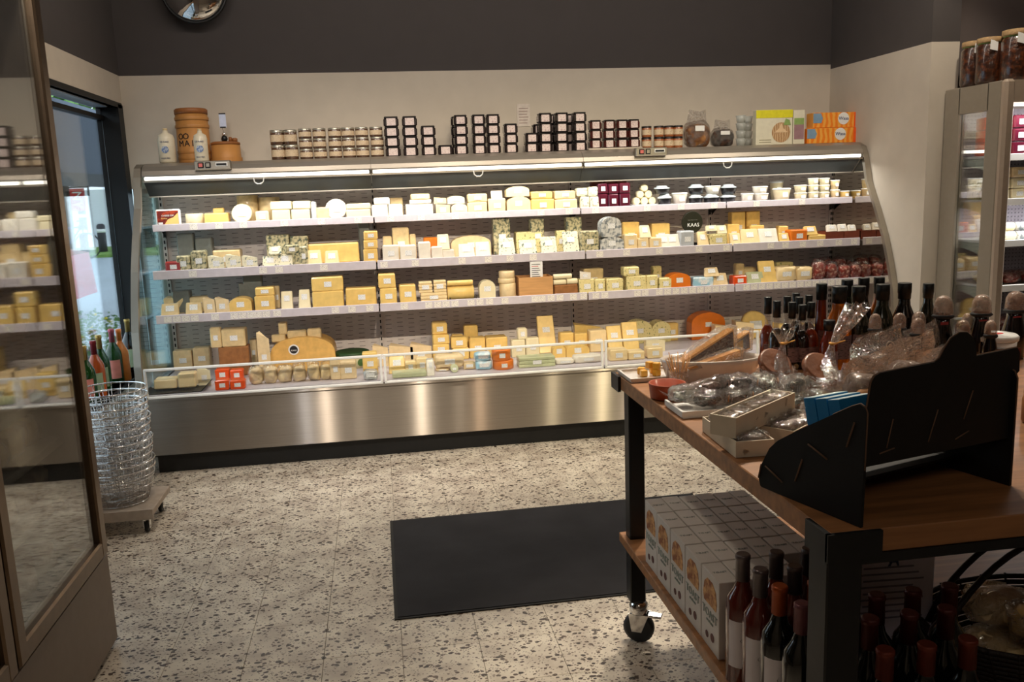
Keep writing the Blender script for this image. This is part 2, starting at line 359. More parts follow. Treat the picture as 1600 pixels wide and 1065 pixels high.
wall('wall_far_right',[(8,8.2,-9,0,0,3,0)]); wall('wall_front',[(-.5,8.2,-9.2,-9,0,3,0)])
obj('ceiling',G().box(-.5,8.2,-9.2,.2,3,3.1),M('ceiling_paint',(.62,.59,.56),.9,coord='World'),kind='structure')
# window in the left wall and the corner window behind the case
dk=M('dark_window_frame',(.05,.055,.06),.5,nz=.05); pale=M('pale_blue_grey_frame_trim',(.62,.70,.78),.5)
wn=empty('window_1',(XL,0,0),None,None); wn['kind']='structure'
g=G(); g.box(-.12,0.003,-.1,-.003,WZ0,WZ1+.02); g.box(-.12,.003,WY1,-.02,WZ1,WZ1+.03); g.box(-.12,-.08,WY1,-.1,WZ1-.07,WZ1-.045); g.box(-.12,-.095,-.112,-.1,WZ0,WZ1); g.box(-.12,-.08,-2.45,-2.38,WZ0,WZ1)
obj('window_frame',g,dk,wn)
obj('frame_trim',G().box(-.115,-.03,WY1,-.2,WZ1-.006,WZ1+.001).box(-.10,-.094,-.104,-.098,WZ0,WZ1-.02),pale,wn)
obj('window_sill',G().box(-.125,.012,WY1,-.0,WZ0-.02,WZ0),black,wn)
obj('window_pane',G().box(-.108,-.104,-2.38,-.11,WZ0,WZ1-.07).box(-.108,-.104,WY1,-2.45,WZ0,WZ1-.07),glassm,wn)
wn2=empty('window_2',(0,0,0),None,None); wn2['kind']='structure'
g=G(); g.box(-.19,-.172,.03,.12,.4,1.535); g.box(.22,.25,.03,.12,.4,1.535); g.box(-.19,.25,.03,.12,1.505,1.535); g.box(-.19,.25,.03,.12,.4,.43)
obj('window_frame',g,dk,wn2); obj('window_pane',G().box(-.172,.22,.07,.075,.43,1.505),glassm,wn2)

# ================================================================ OUTSIDE
out=obj('street_ground',G().box(-60,-.5,-10,24,-.12,-.02).box(-.5,12,.3,24,-.12,-.02),M('wet_grey_asphalt',(.62,.66,.70),.5,nz=.06,sc=1.2,coord='World'),kind='structure')
grass=M('lawn_green',(.36,.52,.20),.9,sc=6,col2=(.50,.60,.30),thr=(.4,.6),coord='World')
obj('grass_verge',G().box(-14,4,19.5,24,-.02,.06),grass,label='strip of green grass beyond the road',cat='grass',kind='stuff')
ob=empty('white_building',(-8,26,0),'pale white building with low boundary wall across the street','building')
pw=M('pale_outdoor_render',(.90,.92,.93),.9,nz=.02,sc=2)
obj('facade',G().box(1.2,14,0,3,-.1,9),pw,ob); obj('garden_wall',G().box(-12,1.2,.3,.6,-.1,1.9),pw,ob); obj('plinth',G().box(-12,14,-.4,0,-.1,.45),M('pale_kerb',(.80,.83,.85),.8),ob)
bar=empty('red_banner',(*hY(121,312,24.5),),'red hanging banner with white letters NY beside the tree','banner')
obj('cloth',G().box(-.24,.24,-.02,.02,-.36,.36),redi,bar)
text('letters','NY',.40,white,bar,(0,-.03,0),(R(90),R(90),0))
obj('bracket',G().tube([(-.3,0,.4),(.4,0,.4)],.03).tube([(.36,0,.4),(.36,0,-2.2)],.035),black,bar)
for i,(px,py,yy) in enumerate(((133,390,21.),(161,385,21.),(130,347,25.))):
    p=hY(px,py,yy); o=obj('bollard',G().lathe([(.12,0),(.12,.75),(.07,.8)],10).lathe([(.125,.55),(.125,.65)],10,1),[M('bollard_grey',(.22,.20,.22),.7),white],loc=(p.x,yy,.061 if i<2 else .451),
      label=('grey road bollard standing in the grass, left one','grey road bollard in the grass beside the window jamb','grey bollard farther back by the white wall')[i],cat='bollard',group='bollards across the street')
leaf=M('tree_leaf_green',(.28,.42,.20),.9,sc=5,col2=(.46,.60,.34),thr=(.4,.6)); bark=M('dark_bark',(.22,.18,.15),.9)
def tree(px,py,yy,h,lab,seed):
    p=hY(px,py,yy); t=empty('tree',(p.x,yy,0),lab,'tree','trees across the street'); g=G(); g.tube([(0,0,0),(.05,0,h*.45),(.35,0,h*.7)],[.22,.18,.08],8)
    for k in range(5):
        a=k*1.3+seed; g.tube([(.03,0,h*.42),(math.cos(a)*h*.18,math.sin(a)*h*.18,h*.62),(math.cos(a)*h*.2,math.sin(a)*h*.2,h*.75)],[.12,.08,.04],5)
    obj('trunk',g,bark,t); rnd=random.Random(seed); c=G()
    for k in range(260):
        a=rnd.random()*6.28; rr=rnd.random()**.5*h*.24; zz=h*(.42+rnd.random()*.5); x,y=math.cos(a)*rr,math.sin(a)*rr; q=rnd.random()*3; e=.28
        c.add([(x-e,y,zz),(x,y+e*math.sin(q),zz+e*.7),(x+e,y,zz+e*.2),(x,y-e*math.cos(q),zz-e*.5)],[(0,1,2,3)])
    obj('foliage',c,leaf,t)
tree(100,330,22.5,5.6,'spreading dark-trunked tree beyond the road, left of the white facade',1)
tree(230,360,22.5,5.2,'tree seen through the glass end of the cheese case',9)
bk=empty('bicycle',(*[v for v in (hY(108,402,19.).x,19.)],.0),'dark bicycle parked on the verge beside the street','bicycle')
for dx in (-.5,.5): obj('wheel',G().tube([(dx+.33*math.cos(a),0,.34+.33*math.sin(a)) for a in [k*.4488 for k in range(14)]],.02,5,closed=True),black,bk)
obj('bicycle_frame',G().tube([(-.5,0,.34),(-.1,0,.8),(.4,0,.85),(.5,0,.34)],.025).tube([(-.1,0,.85),(0,0,.34),(.4,0,.85)],.025).tube([(.4,0,.85),(.38,.2,1.0),(.38,-.2,1.0)],.02),navy,bk)
cr=empty('red_car',(0,0,0),'red car parked on the road just beyond the window','car'); cr.location=(hY(113,425,5.4).x-2.28,6.2,0)
prof=[(-2,.25),(-2,.75),(-1.2,.9),(-.7,1.35),(.9,1.38),(1.5,.92),(2.0,.8),(2.05,.25)]
carp=M('car_red_paint',(.78,.12,.16),.25,coat=1,nz=.01)
obj('body',G().prism(prof,'y',-.8,.8),carp,cr,rot=(0,0,0)); obj('windows',G().prism([(-1.0,.92),(-.62,1.28),(.82,1.30),(1.3,.94)],'y',-.81,.81),black,cr)
for dx in (-1.25,1.3):
    for dy in (-.72,.72): obj('wheel',G().lathe([(.30,-.1),(.31,0),(.30,.1)],18,axis='y',cx=dx,cy=dy,cz=.31),black,cr)
pl=empty('potted_bush',(*hY(142,520,.6),) ,'leafy green bush in a planter outside the window','plant'); pl.location=(hX(146,520,-.8).x,hX(146,520,-.8).y,-.06)
rnd=random.Random(3); c=G(); 
for k in range(700):
    a=rnd.random()*6.28; rr=rnd.random()**.5*.24; zz=.46+rnd.random()*.34*(1-rr*1.6); x,y=math.cos(a)*rr,math.sin(a)*rr; e=.014; q=rnd.random()*6
    c.add([(x-e*math.cos(q),y-e*math.sin(q),zz),(x,y,zz+e*.8),(x+e*math.cos(q),y+e*math.sin(q),zz+e*.3),(x,y,zz-e*.6)],[(0,1,2,3)])
obj('foliage',c,leaf,pl); obj('planter',G().lathe([(.15,0),(.2,.42),(.21,.46),(.19,.46),(.17,.42)],16),M('planter_grey',(.35,.35,.36),.8),pl)
obj('yellow_flowers',G().blob(.02,.02,.02,6,4,cx=0,cy=.1,cz=.72).blob(.02,.02,.02,6,4,cx=.1,cy=0,cz=.7).blob(.02,.02,.02,6,4,cx=-.1,cy=-.05,cz=.71).blob(.02,.02,.02,6,4,cx=.03,cy=-.12,cz=.66),M('flower_yellow',(.95,.85,.25),.6),pl)
aw=empty('awning',(-.6,-2.3,1.57),'dark grey street awning lowered outside the window','awning')
obj('canvas',G().box(-.02,0,-2.3,4.6,.08,.52),M('awning_slate_canvas',(.38,.41,.46),.8,nz=.03,sc=3),aw); obj('front_bar',G().box(-.05,.03,-2.3,4.6,0.,.08),dk,aw)

# ================================================================ REFRIGERATED DISPLAY CASE
XJ=[0,1.25,2.5,3.437,4.29]
BAY=['far left','second','third','far right']
case=empty('refrigerated_display_case',(0,0,0),'long stainless steel open-fronted refrigerated cheese case against the back wall','display case')
SH=[dict(y=-.397,z=1.326),dict(y=-.501,z=1.071),dict(y=-.5375,z=.823)]
DECK=.44
obj('plinth',G().box(.01,4.35,-.84,-.05,0,.112),black,case)
bp=G(); bp.box(-.0,XJ[-1]+.03,-.897,-.882,.112,.42); bp.box(0,XJ[-1]+.03,-.91,-.882,.412,.424); fp=obj('front_panel',bp,steel,case)
obj('base_tub',G().box(-.0,XJ[-1]+.03,-.88,-.05,.10,DECK-.012),black,case)
obj('deck',G().box(0,XJ[-1],-.882,-.12,DECK-.012,DECK),shelfm,case)
slots=None
for b in range(4):
    x0,x1=XJ[b],XJ[b+1]
    p=obj('back_panel',G().box(x0+.012,x1-.012,-.12,-.10,DECK,1.56),backm,case)
    g=G(); nx=int((x1-x0)/.072); zz=.47; r=0
    while zz<1.5:
        for i in range(nx):
            xx=x0+.05+(i+(.0 if i%2 else .0))*(x1-x0-.1)/(nx-1 if nx>1 else 1); zo=.009 if i%2 else 0
            g.box(xx-.018,xx+.018,-.1206,-.1195,zz+zo-.0014,zz+zo+.0014)
        zz+=.0275
    obj('ventilation_slots',g,slotm,p,kind='stuff')
for X in XJ:
    g=G(); g.box(X-.011,X+.011,-.135,-.105,DECK,1.56,0)
    for k in range(28): g.box(X-.004,X+.004,-.1358,-.134,.50+k*.037,.52+k*.037,1)
    obj('upright_post',g,[backm,ink],case)
tagg=G().box(-.021,.021,-.0015,0,-.017,.017); tagme=tagg.mesh('price_tag',tagm)
TAGS=[[302,342,380,444,502,559,610,658,711,748,845,889,930,1011,1064,1116,1182,1253],
 [301,411,436,506,600,649,722,763,797,833,937,979,1030,1092,1135,1204,1227,1254,1281,1310,1334],
 [262,276,290,304,336,366,379,392,403,416,433,524,550,578,632,670,684,697,711,736,750,765,789,836,847,861,875,896,912,931,945,996,1008,1030,1043,1056,1069]+list(range(1082,1345,12))]
for s,sh in enumerate(SH):
    tz0=[hY(p,(352,427,495)[s]-(p-240)*.04,sh['y']-.004) for p in TAGS[s]]
    for b in range(4):
        x0,x1=XJ[b]+.004,XJ[b+1]-.004; lh=(.040,.050,.048)[s]
        g=G(); g.box(x0,x1,sh['y'],-.12,sh['z']-.022,sh['z']-.012); g.rbox(x0,x1,sh['y']-.006,sh['y']+.002,sh['z']-lh,sh['z'],.002)
        so=obj('shelf',g,shelfm,case)
        for X in (x0+.004,x1-.007):
            obj('bracket',G().prism([(sh['y']+.03,sh['z']-.024),(-.125,sh['z']-.024),(-.125,sh['z']-.095),(-.15,sh['z']-.08),(-.22,sh['z']-.045)],'x',X,X+.003),black,so)
        for q in tz0:
            if x0+.022<q.x<x1-.022: obj('price_tag',tagme,None,so,(q.x,sh['y']-.0065,sh['z']-lh/2))
# canopy
prof=[(-.05,1.655),(-.36,1.668),(-.42,1.664),(-.465,1.648),(-.492,1.622),(-.500,1.598),(-.498,1.590),(-.485,1.590),(-.478,1.612),(-.44,1.64),(-.36,1.65),(-.05,1.638)]
for x0,x1 in ((0,1.25),(1.25,2.5),(2.5,4.29)):
    h=obj('canopy_hood',G().prism(prof,'x',x0+.001,x1-.001,0,False),hood,case)
    obj('lamp_strip',G().rbox(x0+.01,x1-.01,-.500,-.482,1.570,1.592,.006),M('fluorescent_tube_glow',(1,.98,.93),.4,emit=3.2,nz=0),case)
    obj('lamp_rail',G().box(x0+.002,x1-.002,-.503,-.474,1.560,1.571),alum,case)
    obj('air_deflector',G().prism([(-.472,1.566),(-.466,1.568),(-.372,1.486),(-.378,1.483)],'x',x0+.001,x1-.001),M('dark_green_grey_deflector',(.11,.125,.12),.45,nz=.04),case)
    obj('deflector_edge',G().box(x0+.001,x1-.001,-.381,-.371,1.478,1.485),alum,case)
def dpull(px,py):
    p=hY(px,py,-.505)
    obj('blind_pull',G().tube([(p.x-.028,-.505,1.566),(p.x-.024,-.506,1.545),(p.x-.01,-.507,1.533),(p.x+.01,-.507,1.533),(p.x+.024,-.506,1.545),(p.x+.028,-.505,1.566)],.0035,6),white,case)
dpull(404,276); dpull(747,262); dpull(1137,254)
for px in (333,1018):
    p=hY(px,259 if px<500 else 237,-.51); z0=1.652
    cb=obj('control_panel',G().rbox(p.x-.10,p.x+.095,-.520,-.47,1.618,1.668,.004),alum,case)
    obj('red_switch',G().rbox(p.x-.08,p.x-.048,-.526,-.519,1.629,1.660,.003),black,cb); obj('switch_lens',G().box(p.x-.074,p.x-.054,-.528,-.525,1.635,1.654),M('pink_lit_switch',(.85,.45,.42),.4),cb)
    obj('grey_switch',G().rbox(p.x-.04,p.x-.010,-.526,-.519,1.629,1.660,.003),black,cb); obj('switch_lens',G().box(p.x-.034,p.x-.016,-.528,-.525,1.635,1.654),alum,cb)
    obj('display',G().rbox(p.x+.015,p.x+.08,-.523,-.519,1.636,1.658,.002),white,cb); obj('display_window',G().box(p.x+.02,p.x+.074,-.5245,-.5225,1.641,1.652),ink,cb)
# ends
ep=[(-.40,1.664),(-.47,1.64),(-.50,1.59),(-.555,1.42),(-.665,1.25),(-.755,1.09),(-.825,.92),(-.872,.78),(-.898,.60),(-.905,.42),(-.90,.11)]
def endp(x0,x1,glaze,gm):
    e=G(); n=len(ep); mid=(x0+x1)/2 if x0<1 else x0+.006
    inner=[(y+.028,z-(.03 if i<2 else 0)) for i,(y,z) in enumerate(ep)]
    for i in range(n-1):
        (a,b),(c,d)=ep[i],ep[i+1]; (a2,b2),(c2,d2)=inner[i],inner[i+1]
        e.prism([(a,b),(c,d),(c2,d2),(a2,b2)],'x',x0,x1)
    e.box(x0,x1,-.40,-.06,1.636,1.664); e.box(x0,x1,-.09,-.05,.11,1.64)
    o=obj('end_frame',e,alum,case)
    obj('lower_end_panel',G().prism([(-.88,.0+.112),(-.05,.112),(-.05,.44),(-.88,.44)],'x',x0+.004,x1-.004),M('end_panel_grey',(.50,.50,.52),.5),case)
    pg=[(y+.02,z-.01) for y,z in ep[:-1]]+[(-.07,.43),(-.07,1.64)]
    obj(glaze,G().prism(pg,'x',mid-.003,mid+.003),gm,case)
endp(-.045,-.008,'end_glass',film('tinted_end_glass',(.90,.96,.95),.10,.02,bump=0))
endp(4.293,4.328,'mirrored_end_panel',M('mirrored_inner_panel',(.82,.80,.76),.05,1.,nz=.01))
# low front glazing
for b in range(4):
    x0,x1=XJ[b]+.004,XJ[b+1]-.004
    if b==0: x0=.0
    g=G(); g.rbox(x0,x1,-.906,-.892,.574,.588,.003); g.rbox(x0,x1,-.906,-.892,.424,.438,.003); g.rbox(x0,x0+.014,-.906,-.892,.43,.58,.003); g.rbox(x1-.014,x1,-.906,-.892,.43,.58,.003)
    fr=obj('front_glass_frame',g,white,case); obj('front_glass',G().box(x0+.01,x1-.01,-.901,-.897,.436,.576),glassm,fr)

# ================================================================ PRODUCTS
def wedge_poly(w,d,t): return [(-w/2,0),(w/2,0),(w/2*t,d),(-w/2*t,d)]
def lab(o,w,h,x,y,z,tilt=0,m=None,name='paper_label'):
    return obj(name,G().box(-w/2,w/2,-.0012,0,-h/2,h/2),m or labelm,o,(x,y,z),(tilt,0,0))
def product(kind,name,w,h,mk,loc,seed=0,d=None,rz=0):
    """front of the piece at local y=0, base at z=0; returns the root mesh"""
    rnd=random.Random(seed); m=K[mk] if isinstance(mk,str) else mk; d=d or min(.10,max(.05,w*.8))
    jit=lambda g,a=.0016:g.xf(0,lambda v:v+Vector((rnd.uniform(-a,a),rnd.uniform(-a,a),rnd.uniform(-a,a)*(v.z>.003))))
    lw=min(.042,w*.42); lh=min(.030,h*.42)
    if kind in('blk','blkn'):
        g=jit(G().rbox(-w/2,w/2,0,d,0,h,.006)); o=obj(name,g,m,None,loc,(0,0,rz))
        if kind=='blk': lab(o,lw,lh,w*.02,-.0004-.0016,h*.5)
    elif kind in('sla','slan'):   # slab leaning back against the row behind
        th=.022; k=rnd.uniform(.82,1.0); ln=R(22); g=G(); g.rbox(-w/2,w/2,0,th,0,h/math.cos(ln),.004)
        g.xf(0,lambda v:Vector((v.x*(1-(1-k)*v.z/max(h,.01)),v.y,v.z))); g.xf(0,lambda v:Vector((v.x,v.y*math.cos(ln)+v.z*math.sin(ln),max(0,-v.y*math.sin(ln)+v.z*math.cos(ln)+th*math.sin(ln)*0))))
        jit(g,.001); o=obj(name,g,m,None,loc,(0,0,rz))
        if kind=='sla': lab(o,lw*1.1,lh*1.1,0,h*.62*math.tan(ln)-.0012,h*.62,-ln)
    elif kind=='wdg':             # wedge lying on its side, long cut face to the front
        g=G().prism([(-w/2,0),(w/2,0),(w/2-.01,.012),(-w/2+.012,d)],'z',0,h*.97); g.add([(-w/2,0,h),(w/2,0,h)],[]) if 0 else None
        k=0; g.xf(0,lambda v:Vector((v.x,v.y,v.z*(1.0 if v.x<0 else .86)))); o=obj(name,g,m,None,loc,(0,0,rz)); lab(o,lw,lh,0,-.0004,h*.45)
    elif kind=='rnd':             # block with a rounded rind top
        n=9; poly=[(-w/2,0)]+[(-w/2*math.cos(math.pi*i/(n-1))*(1 if 0<i<n-1 else 1),h*.62+h*.38*math.sin(math.pi*i/(n-1))) for i in range(n)]+[(w/2,0)]
        g=G().prism(poly,'y',0,d); o=obj(name,g,m,None,loc,(0,0,rz)); lab(o,lw,lh,0,-.0004,h*.55)
    elif kind in('whl','whls'):
        r=w/2; g=G().lathe([(r*.94,0),(r,.004),(r,h-.005),(r*.93,h)],22,cy=r); o=obj(name,g,m,None,loc,(0,0,rz))
        if kind=='whl': lab(o,lw*.8,lh,0,-.0005,h*.5)
    elif kind=='dsc':             # wheel tipped up, flat face towards the front
        r=h/2; tk=min(.04,w*.35); g=G().lathe([(r*.9,0),(r,.006),(r,tk-.006),(r*.9,tk)],22,axis='y'); g.xf(0,lambda v:Vector((v.x,v.y,v.z*.98+r)))
        g.xf(0,lambda v:Vector((v.x,v.y+v.z*.35,v.z*.96))); o=obj(name,g,m,None,loc,(0,0,rz)); lab(o,r*.9,r*.6,0,r*.35-.003,r*.95,-R(19))
    elif kind=='hlf':
        n=17; poly=[(w/2*math.cos(math.pi*i/(n-1)),h*.35+h*.65*max(0,math.sin(math.pi*i/(n-1)))**.6) for i in range(n)]+[(-w/2,0),(w/2,0)]
        g=G().prism(poly,'y',0,d); o=obj(name,g,m,None,loc,(0,0,rz))
    elif kind in('tub','cup'):
        r=w/2; tp=.80 if kind=='tub' else .72; g=G().lathe([(r*tp,0),(r*.97,h*.88),(r*.97,h*.9)],16,cy=r); o=obj(name,g,m,None,loc,(0,0,rz))
        obj('lid',G().lathe([(r,h*.88),(r*1.02,h*.9),(r*1.02,h*.97),(r*.9,h)],16,cy=r),white,o); 
        if w>.06: lab(o,lw*.8,h*.35,0,r*.08-.002,h*.5,R(-6))
    elif kind=='dtub':
        r=w/2; g=G().lathe([(r*.8,0),(r*.97,h*.62),(r*.97,h*.66)],16,cy=r); o=obj(name,g,m,None,loc,(0,0,rz))
        obj('lid',G().lathe([(r,h*.62),(r,h*.74),(r*.75,h*.8),(r*.6,h)],16,cy=r),M('frosted_clear_lid',(.80,.84,.86),.25,nz=.05,coat=.6),o)
    elif kind=='pack':            # shrink-wrapped pile: two or three slices with film
        g=G(); n=max(2,int(h/.016))
        for i in range(n):
            a=rnd.uniform(-.004,.004); g.rbox(-w/2+abs(a),w/2-abs(a),rnd.uniform(0,.006),d,h*i/n+.0006,h*(i+1)/n-.0006,.003)
        o=obj(name,g,m,None,loc,(0,0,rz)); o['kind']='stuff'; del o['kind']; lab(o,lw*1.2,lh*.9,0,-.0006,h*.5)
    elif kind=='bag':
        g=G().blob(w,d,h*.86,14,9,.22,26,seed); g.xf(0,lambda v:v+Vector((0,d/2,0))); o=obj(name,g,m,None,loc,(0,0,rz))
        f=G().blob(w*1.08,d*1.08,h,16,10,.26,34,seed+5); f.xf(0,lambda v:v+Vector((0,d/2,0))); obj('clear_wrapper',f,wrap,o)
    elif kind=='fold':            # crumpled foil parcel
        g=G().blob(w,d,h,16,9,.16,60,seed,e=.35); g.xf(0,lambda v:v+Vector((0,d/2,0))); o=obj(name,g,m,None,loc,(0,0,rz)); lab(o,lw*1.4,lh,0,-.0035,h*.55)
    elif kind=='crate':
        t=.006; g=G(); g.box(-w/2,w/2,0,t,0,h); g.box(-w/2,w/2,d-t,d,0,h); g.box(-w/2,-w/2+t,t,d-t,0,h); g.box(w/2-t,w/2,t,d-t,0,h); g.box(-w/2+t,w/2-t,t,d-t,0,h*.7); o=obj(name,g,m,None,loc,(0,0,rz))
    elif kind=='tray':
        g=G().prism([(-w/2+.01,0),(w/2-.01,0),(w/2,h),(w/2-.006,h),(w/2-.014,.004),(-w/2+.014,.004),(-w/2+.006,h),(-w/2,h)],'y',0,d).box(-w/2+.01,w/2-.01,0,.003,0,h*.7); o=obj(name,g,m,None,loc,(0,0,rz))
    elif kind=='log':
        r=h/2; g=G().lathe([(r*.8,-w/2),(r,-w/2+.004),(r,w/2-.004),(r*.8,w/2)],14,axis='x',cy=r,cz=r); o=obj(name,g,m,None,loc,(0,0,rz))
    return o
PL={}   # placed pieces per surface: (x0,x1,y,ztop)
REG=[]
def put(surf,kind,desc,cat,mk,box,row=0,group=None,name=None,d=None,rz=0,y=None,base=None):
    x0,y0,x1,y1=box; xc=(x0+x1)/2; lst=PL.setdefault(surf,[])
    if isinstance(surf,int): sh=SH[surf]; Y=sh['y']+(.012 if row==0 else .13+.05*(row-1)) if y is None else y; floor=sh['z']-.012; lim=-.125
    else:
        floor=DECK if surf=='deck' else 1.668; lim=-.13
        if y is None: Y=hZ(xc,y1,DECK).y if surf=='deck' else -.30
        else: Y=y
        if surf=='deck': Y=max(-.87,min(-.22,Y))
    a,b=hY(x0,y0,Y),hY(x1,y1,Y); ce=hY(xc,y0,Y); cb=hY(xc,y1,Y); X0,X1=hY(x0,(y0+y1)/2,Y).x,hY(x1,(y0+y1)/2,Y).x
    zt=ce.z; zb=cb.z; sup=floor
    for (p0,p1,py,pt) in lst:
        if min(p1,X1)-max(p0,X0)>.25*min(p1-p0,X1-X0) and abs(py-Y)<.075 and pt<=zb+.018: sup=max(sup,pt)
    if base=='px': sup=max(zb,floor)
    elif base is not None: sup=base
    h=max(.014,zt-sup); w=X1-X0
    if kind in('whl','whls','tub','cup','dtub'): Y=min(Y,lim-w)
    dd=d or min(.10,max(.05,w*.8)); dd=min(dd,lim-Y-.002)
    o=product(kind,name or desc.split()[-1],w,h,mk,(( X0+X1)/2,Y,sup+.0008),len(REG)+3,max(.02,dd),rz)
    o['category']=cat; lst.append((X0,X1,Y,sup+h)); REG.append((o,surf,desc,xc,sup,group,row)); return o
SN={0:'top shelf',1:'second shelf',2:'third shelf','deck':'bottom deck','top':'case top'}
GN={0:'items on the top shelf of the cheese case',1:'items on the second shelf of the cheese case',2:'items on the third shelf of the cheese case','deck':'items on the bottom deck of the cheese case','top':'items on top of the case'}
def label_all():
    cl={}
    for e in REG: cl.setdefault((e[1],e[2]),[]).append(e)
    for (surf,desc),es in cl.items():
        es.sort(key=lambda e:e[3]); cols=[]
        for e in es:
            if cols and abs(cols[-1][-1][3]-e[3])<9: cols[-1].append(e)
            else: cols.append([e])
        for ci,c in enumerate(cols):
            c.sort(key=lambda e:(e[6],e[4])); n=len(c)
            for li,e in enumerate(c):
                pos=ords(ci,len(cols)); lev='' if n==1 else ('lower ' if n==2 and li==0 else 'upper ' if n==2 else ('bottom ' if li==0 else 'top ' if li==n-1 else ('middle ' if n==3 else ORD[li]+'-level ')))
                t=desc+' on '+SN[surf]
                if pos: t+=', '+pos+(' column' if max(len(q) for q in cols)>1 else '')
                if lev: t+=', '+lev.strip()+' one'
                e[0]['label']=t; e[0]['group']=e[5] or (desc+' pieces on the '+SN[surf])
# compact data: kind|desc|cat|mat|boxes...   (pixel boxes are turned into real sizes on the shelf plane)
def rows(surf,data):
    L=[]
    for ln in data.strip().split('\n'):
        p=[q.strip() for q in ln.split('|')]; opt=dict(a.split('=') for a in p[5].split()) if len(p)>5 and p[5] else {}
        for bx in p[4].split(';'):
            L.append((p[0],p[1],p[2],p[3],tuple(float(v) for v in bx.split(',')),opt))
    L.sort(key=lambda e:(int(e[5].get('row',0)),-e[4][3]))
    for k,de,c,m,bx,op in L:
        put(surf,k,de,c,m,bx,row=int(op.get('row',0)),name=op.get('n'),d=float(op['d']) if 'd' in op else None,y=float(op['y']) if 'y' in op else None,rz=R(float(op.get('rz',0))),base=(op['b'] if op.get('b')=='px' else float(op['b']) if 'b' in op else None))
rows(0,"""
whls|pale round soft cheese in clear pack|cheese|cream|287,334,316,349|n=round_cheese
blkn|bright yellow plastic cheese pack|cheese|yel|319,333,356,347|n=cheese_pack
dsc|large white-rimmed brie tipped up|cheese|cream|355,317,398,346|n=whole_brie
blk|cream block in film beside tipped brie|cheese|cream|399,330,420,344|n=cheese_block
blkn|thick ivory cheese block|cheese|cream|422,315,455,328;425,328,453,341;457,314,485,327;455,327,484,340|n=cheese_block
blkn|slim grey clear-sided packet|packet|grey|486,315,494,337|n=packet
blkn|salmon tan cheese block|cheese|beige|494,324,514,337|n=cheese_block
dsc|round white cheese tilted on edge|cheese|white|509,309,540,336|n=round_cheese
blkn|long flat ivory cheese bar|cheese|cream|541,318,579,327;541,327,579,335|n=cheese_bar
blkn|bright white cheese block|cheese|white|584,309,609,320;581,320,606,333;607,319,629,332|n=cheese_block
blkn|wide white soft cheese pack|cheese|white|634,319,677,332;640,312,674,319|n=cheese_pack
blk|small pale yellow block atop white pack|cheese|pale|642,303,672,312|n=cheese_block
wdg|pale cheese wedge|cheese|pale|678,308,697,318;681,318,703,329|n=cheese_wedge
rnd|rounded cream cheese piece|cheese|cream|699,306,726,318;705,318,730,328|n=cheese_piece
blk|cream block with broad white label|cheese|pale|731,303,761,316;731,316,761,327|n=cheese_block
blk|pale yellow block behind white slab|cheese|pale|763,310,790,325|n=cheese_block
sla|upright white cheese slab|cheese|white|769,297,787,325|n=cheese_slab
rnd|large rounded pale yellow half cheese|cheese|pale|791,291,827,307;792,307,829,324|n=half_cheese
blk|yellow labelled cheese loaf|cheese|yel|830,299,863,311;830,311,866,322|n=cheese_loaf
blk|light yellow labelled cheese loaf|cheese|pale|867,298,899,311;867,311,902,322|n=cheese_loaf
blk|small blue-veined cube|cheese|blue|907,307,921,320;922,307,937,320;901,294,918,307;919,292,934,307|n=cheese_cube
blk|square plum jam tub|jam jar|plum|934,303,950,318;951,303,967,318;968,302,985,317|n=jam_tub
blk|square plum jam tub|jam jar|plum|934,287,950,302;951,287,967,302;968,286,985,301|n=jam_tub
dtub|low black tub with clear lid|tub|black|1031,303,1053,317;1026,290,1050,303;1080,303,1102,315;1104,303,1128,315;1130,303,1154,315;1080,288,1104,303;1131,288,1155,303|n=dark_tub
cup|white plastic cup with dark tubs|tub|white|1054,301,1078,316;1106,290,1130,303|n=white_cup
tub|low white tub with lid|tub|white|1162,302,1181,314;1183,302,1205,314;1181,291,1204,302|n=white_tub
cup|large pale yellow cream cup|tub|cream|1214,294,1241,313|n=cream_cup
cup|pale yellow cup behind the large cup|tub|cream|1208,282,1228,305|n=cream_cup row=1|row=1
tub|small cream tub with white lid|tub|cream|1246,301,1265,313;1246,289,1265,301;1267,300,1283,312;1267,289,1283,300;1267,278,1283,289;1284,300,1300,312;1284,289,1300,300;1284,278,1300,289|n=cream_tub
cup|tall slim cream cup|tub|pale|1301,296,1315,312;1301,281,1315,296|n=tall_cup
tub|yellow tub with white lid|tub|yel|1316,298,1331,311|n=yellow_tub
""".replace('n=cream_cup row=1|row=1','row=1 n=cream_cup'))
rows(0,"""
whls|large tan wheel in shade at the back|cheese|tan|368,305,402,334;402,308,436,334|row=1 n=whole_cheese
blkn|yellow label carton behind yellow pack|packet|yel|333,325,350,338|row=1 n=carton
blkn|tan block in the back row|cheese|tan|609,309,630,325;738,303,758,320|row=1 n=cheese_block
blkn|dark red jam tub in the back row|jam jar|dkr|925,281,943,300;945,281,962,300;963,280,980,300|row=1 n=jam_tub
""")
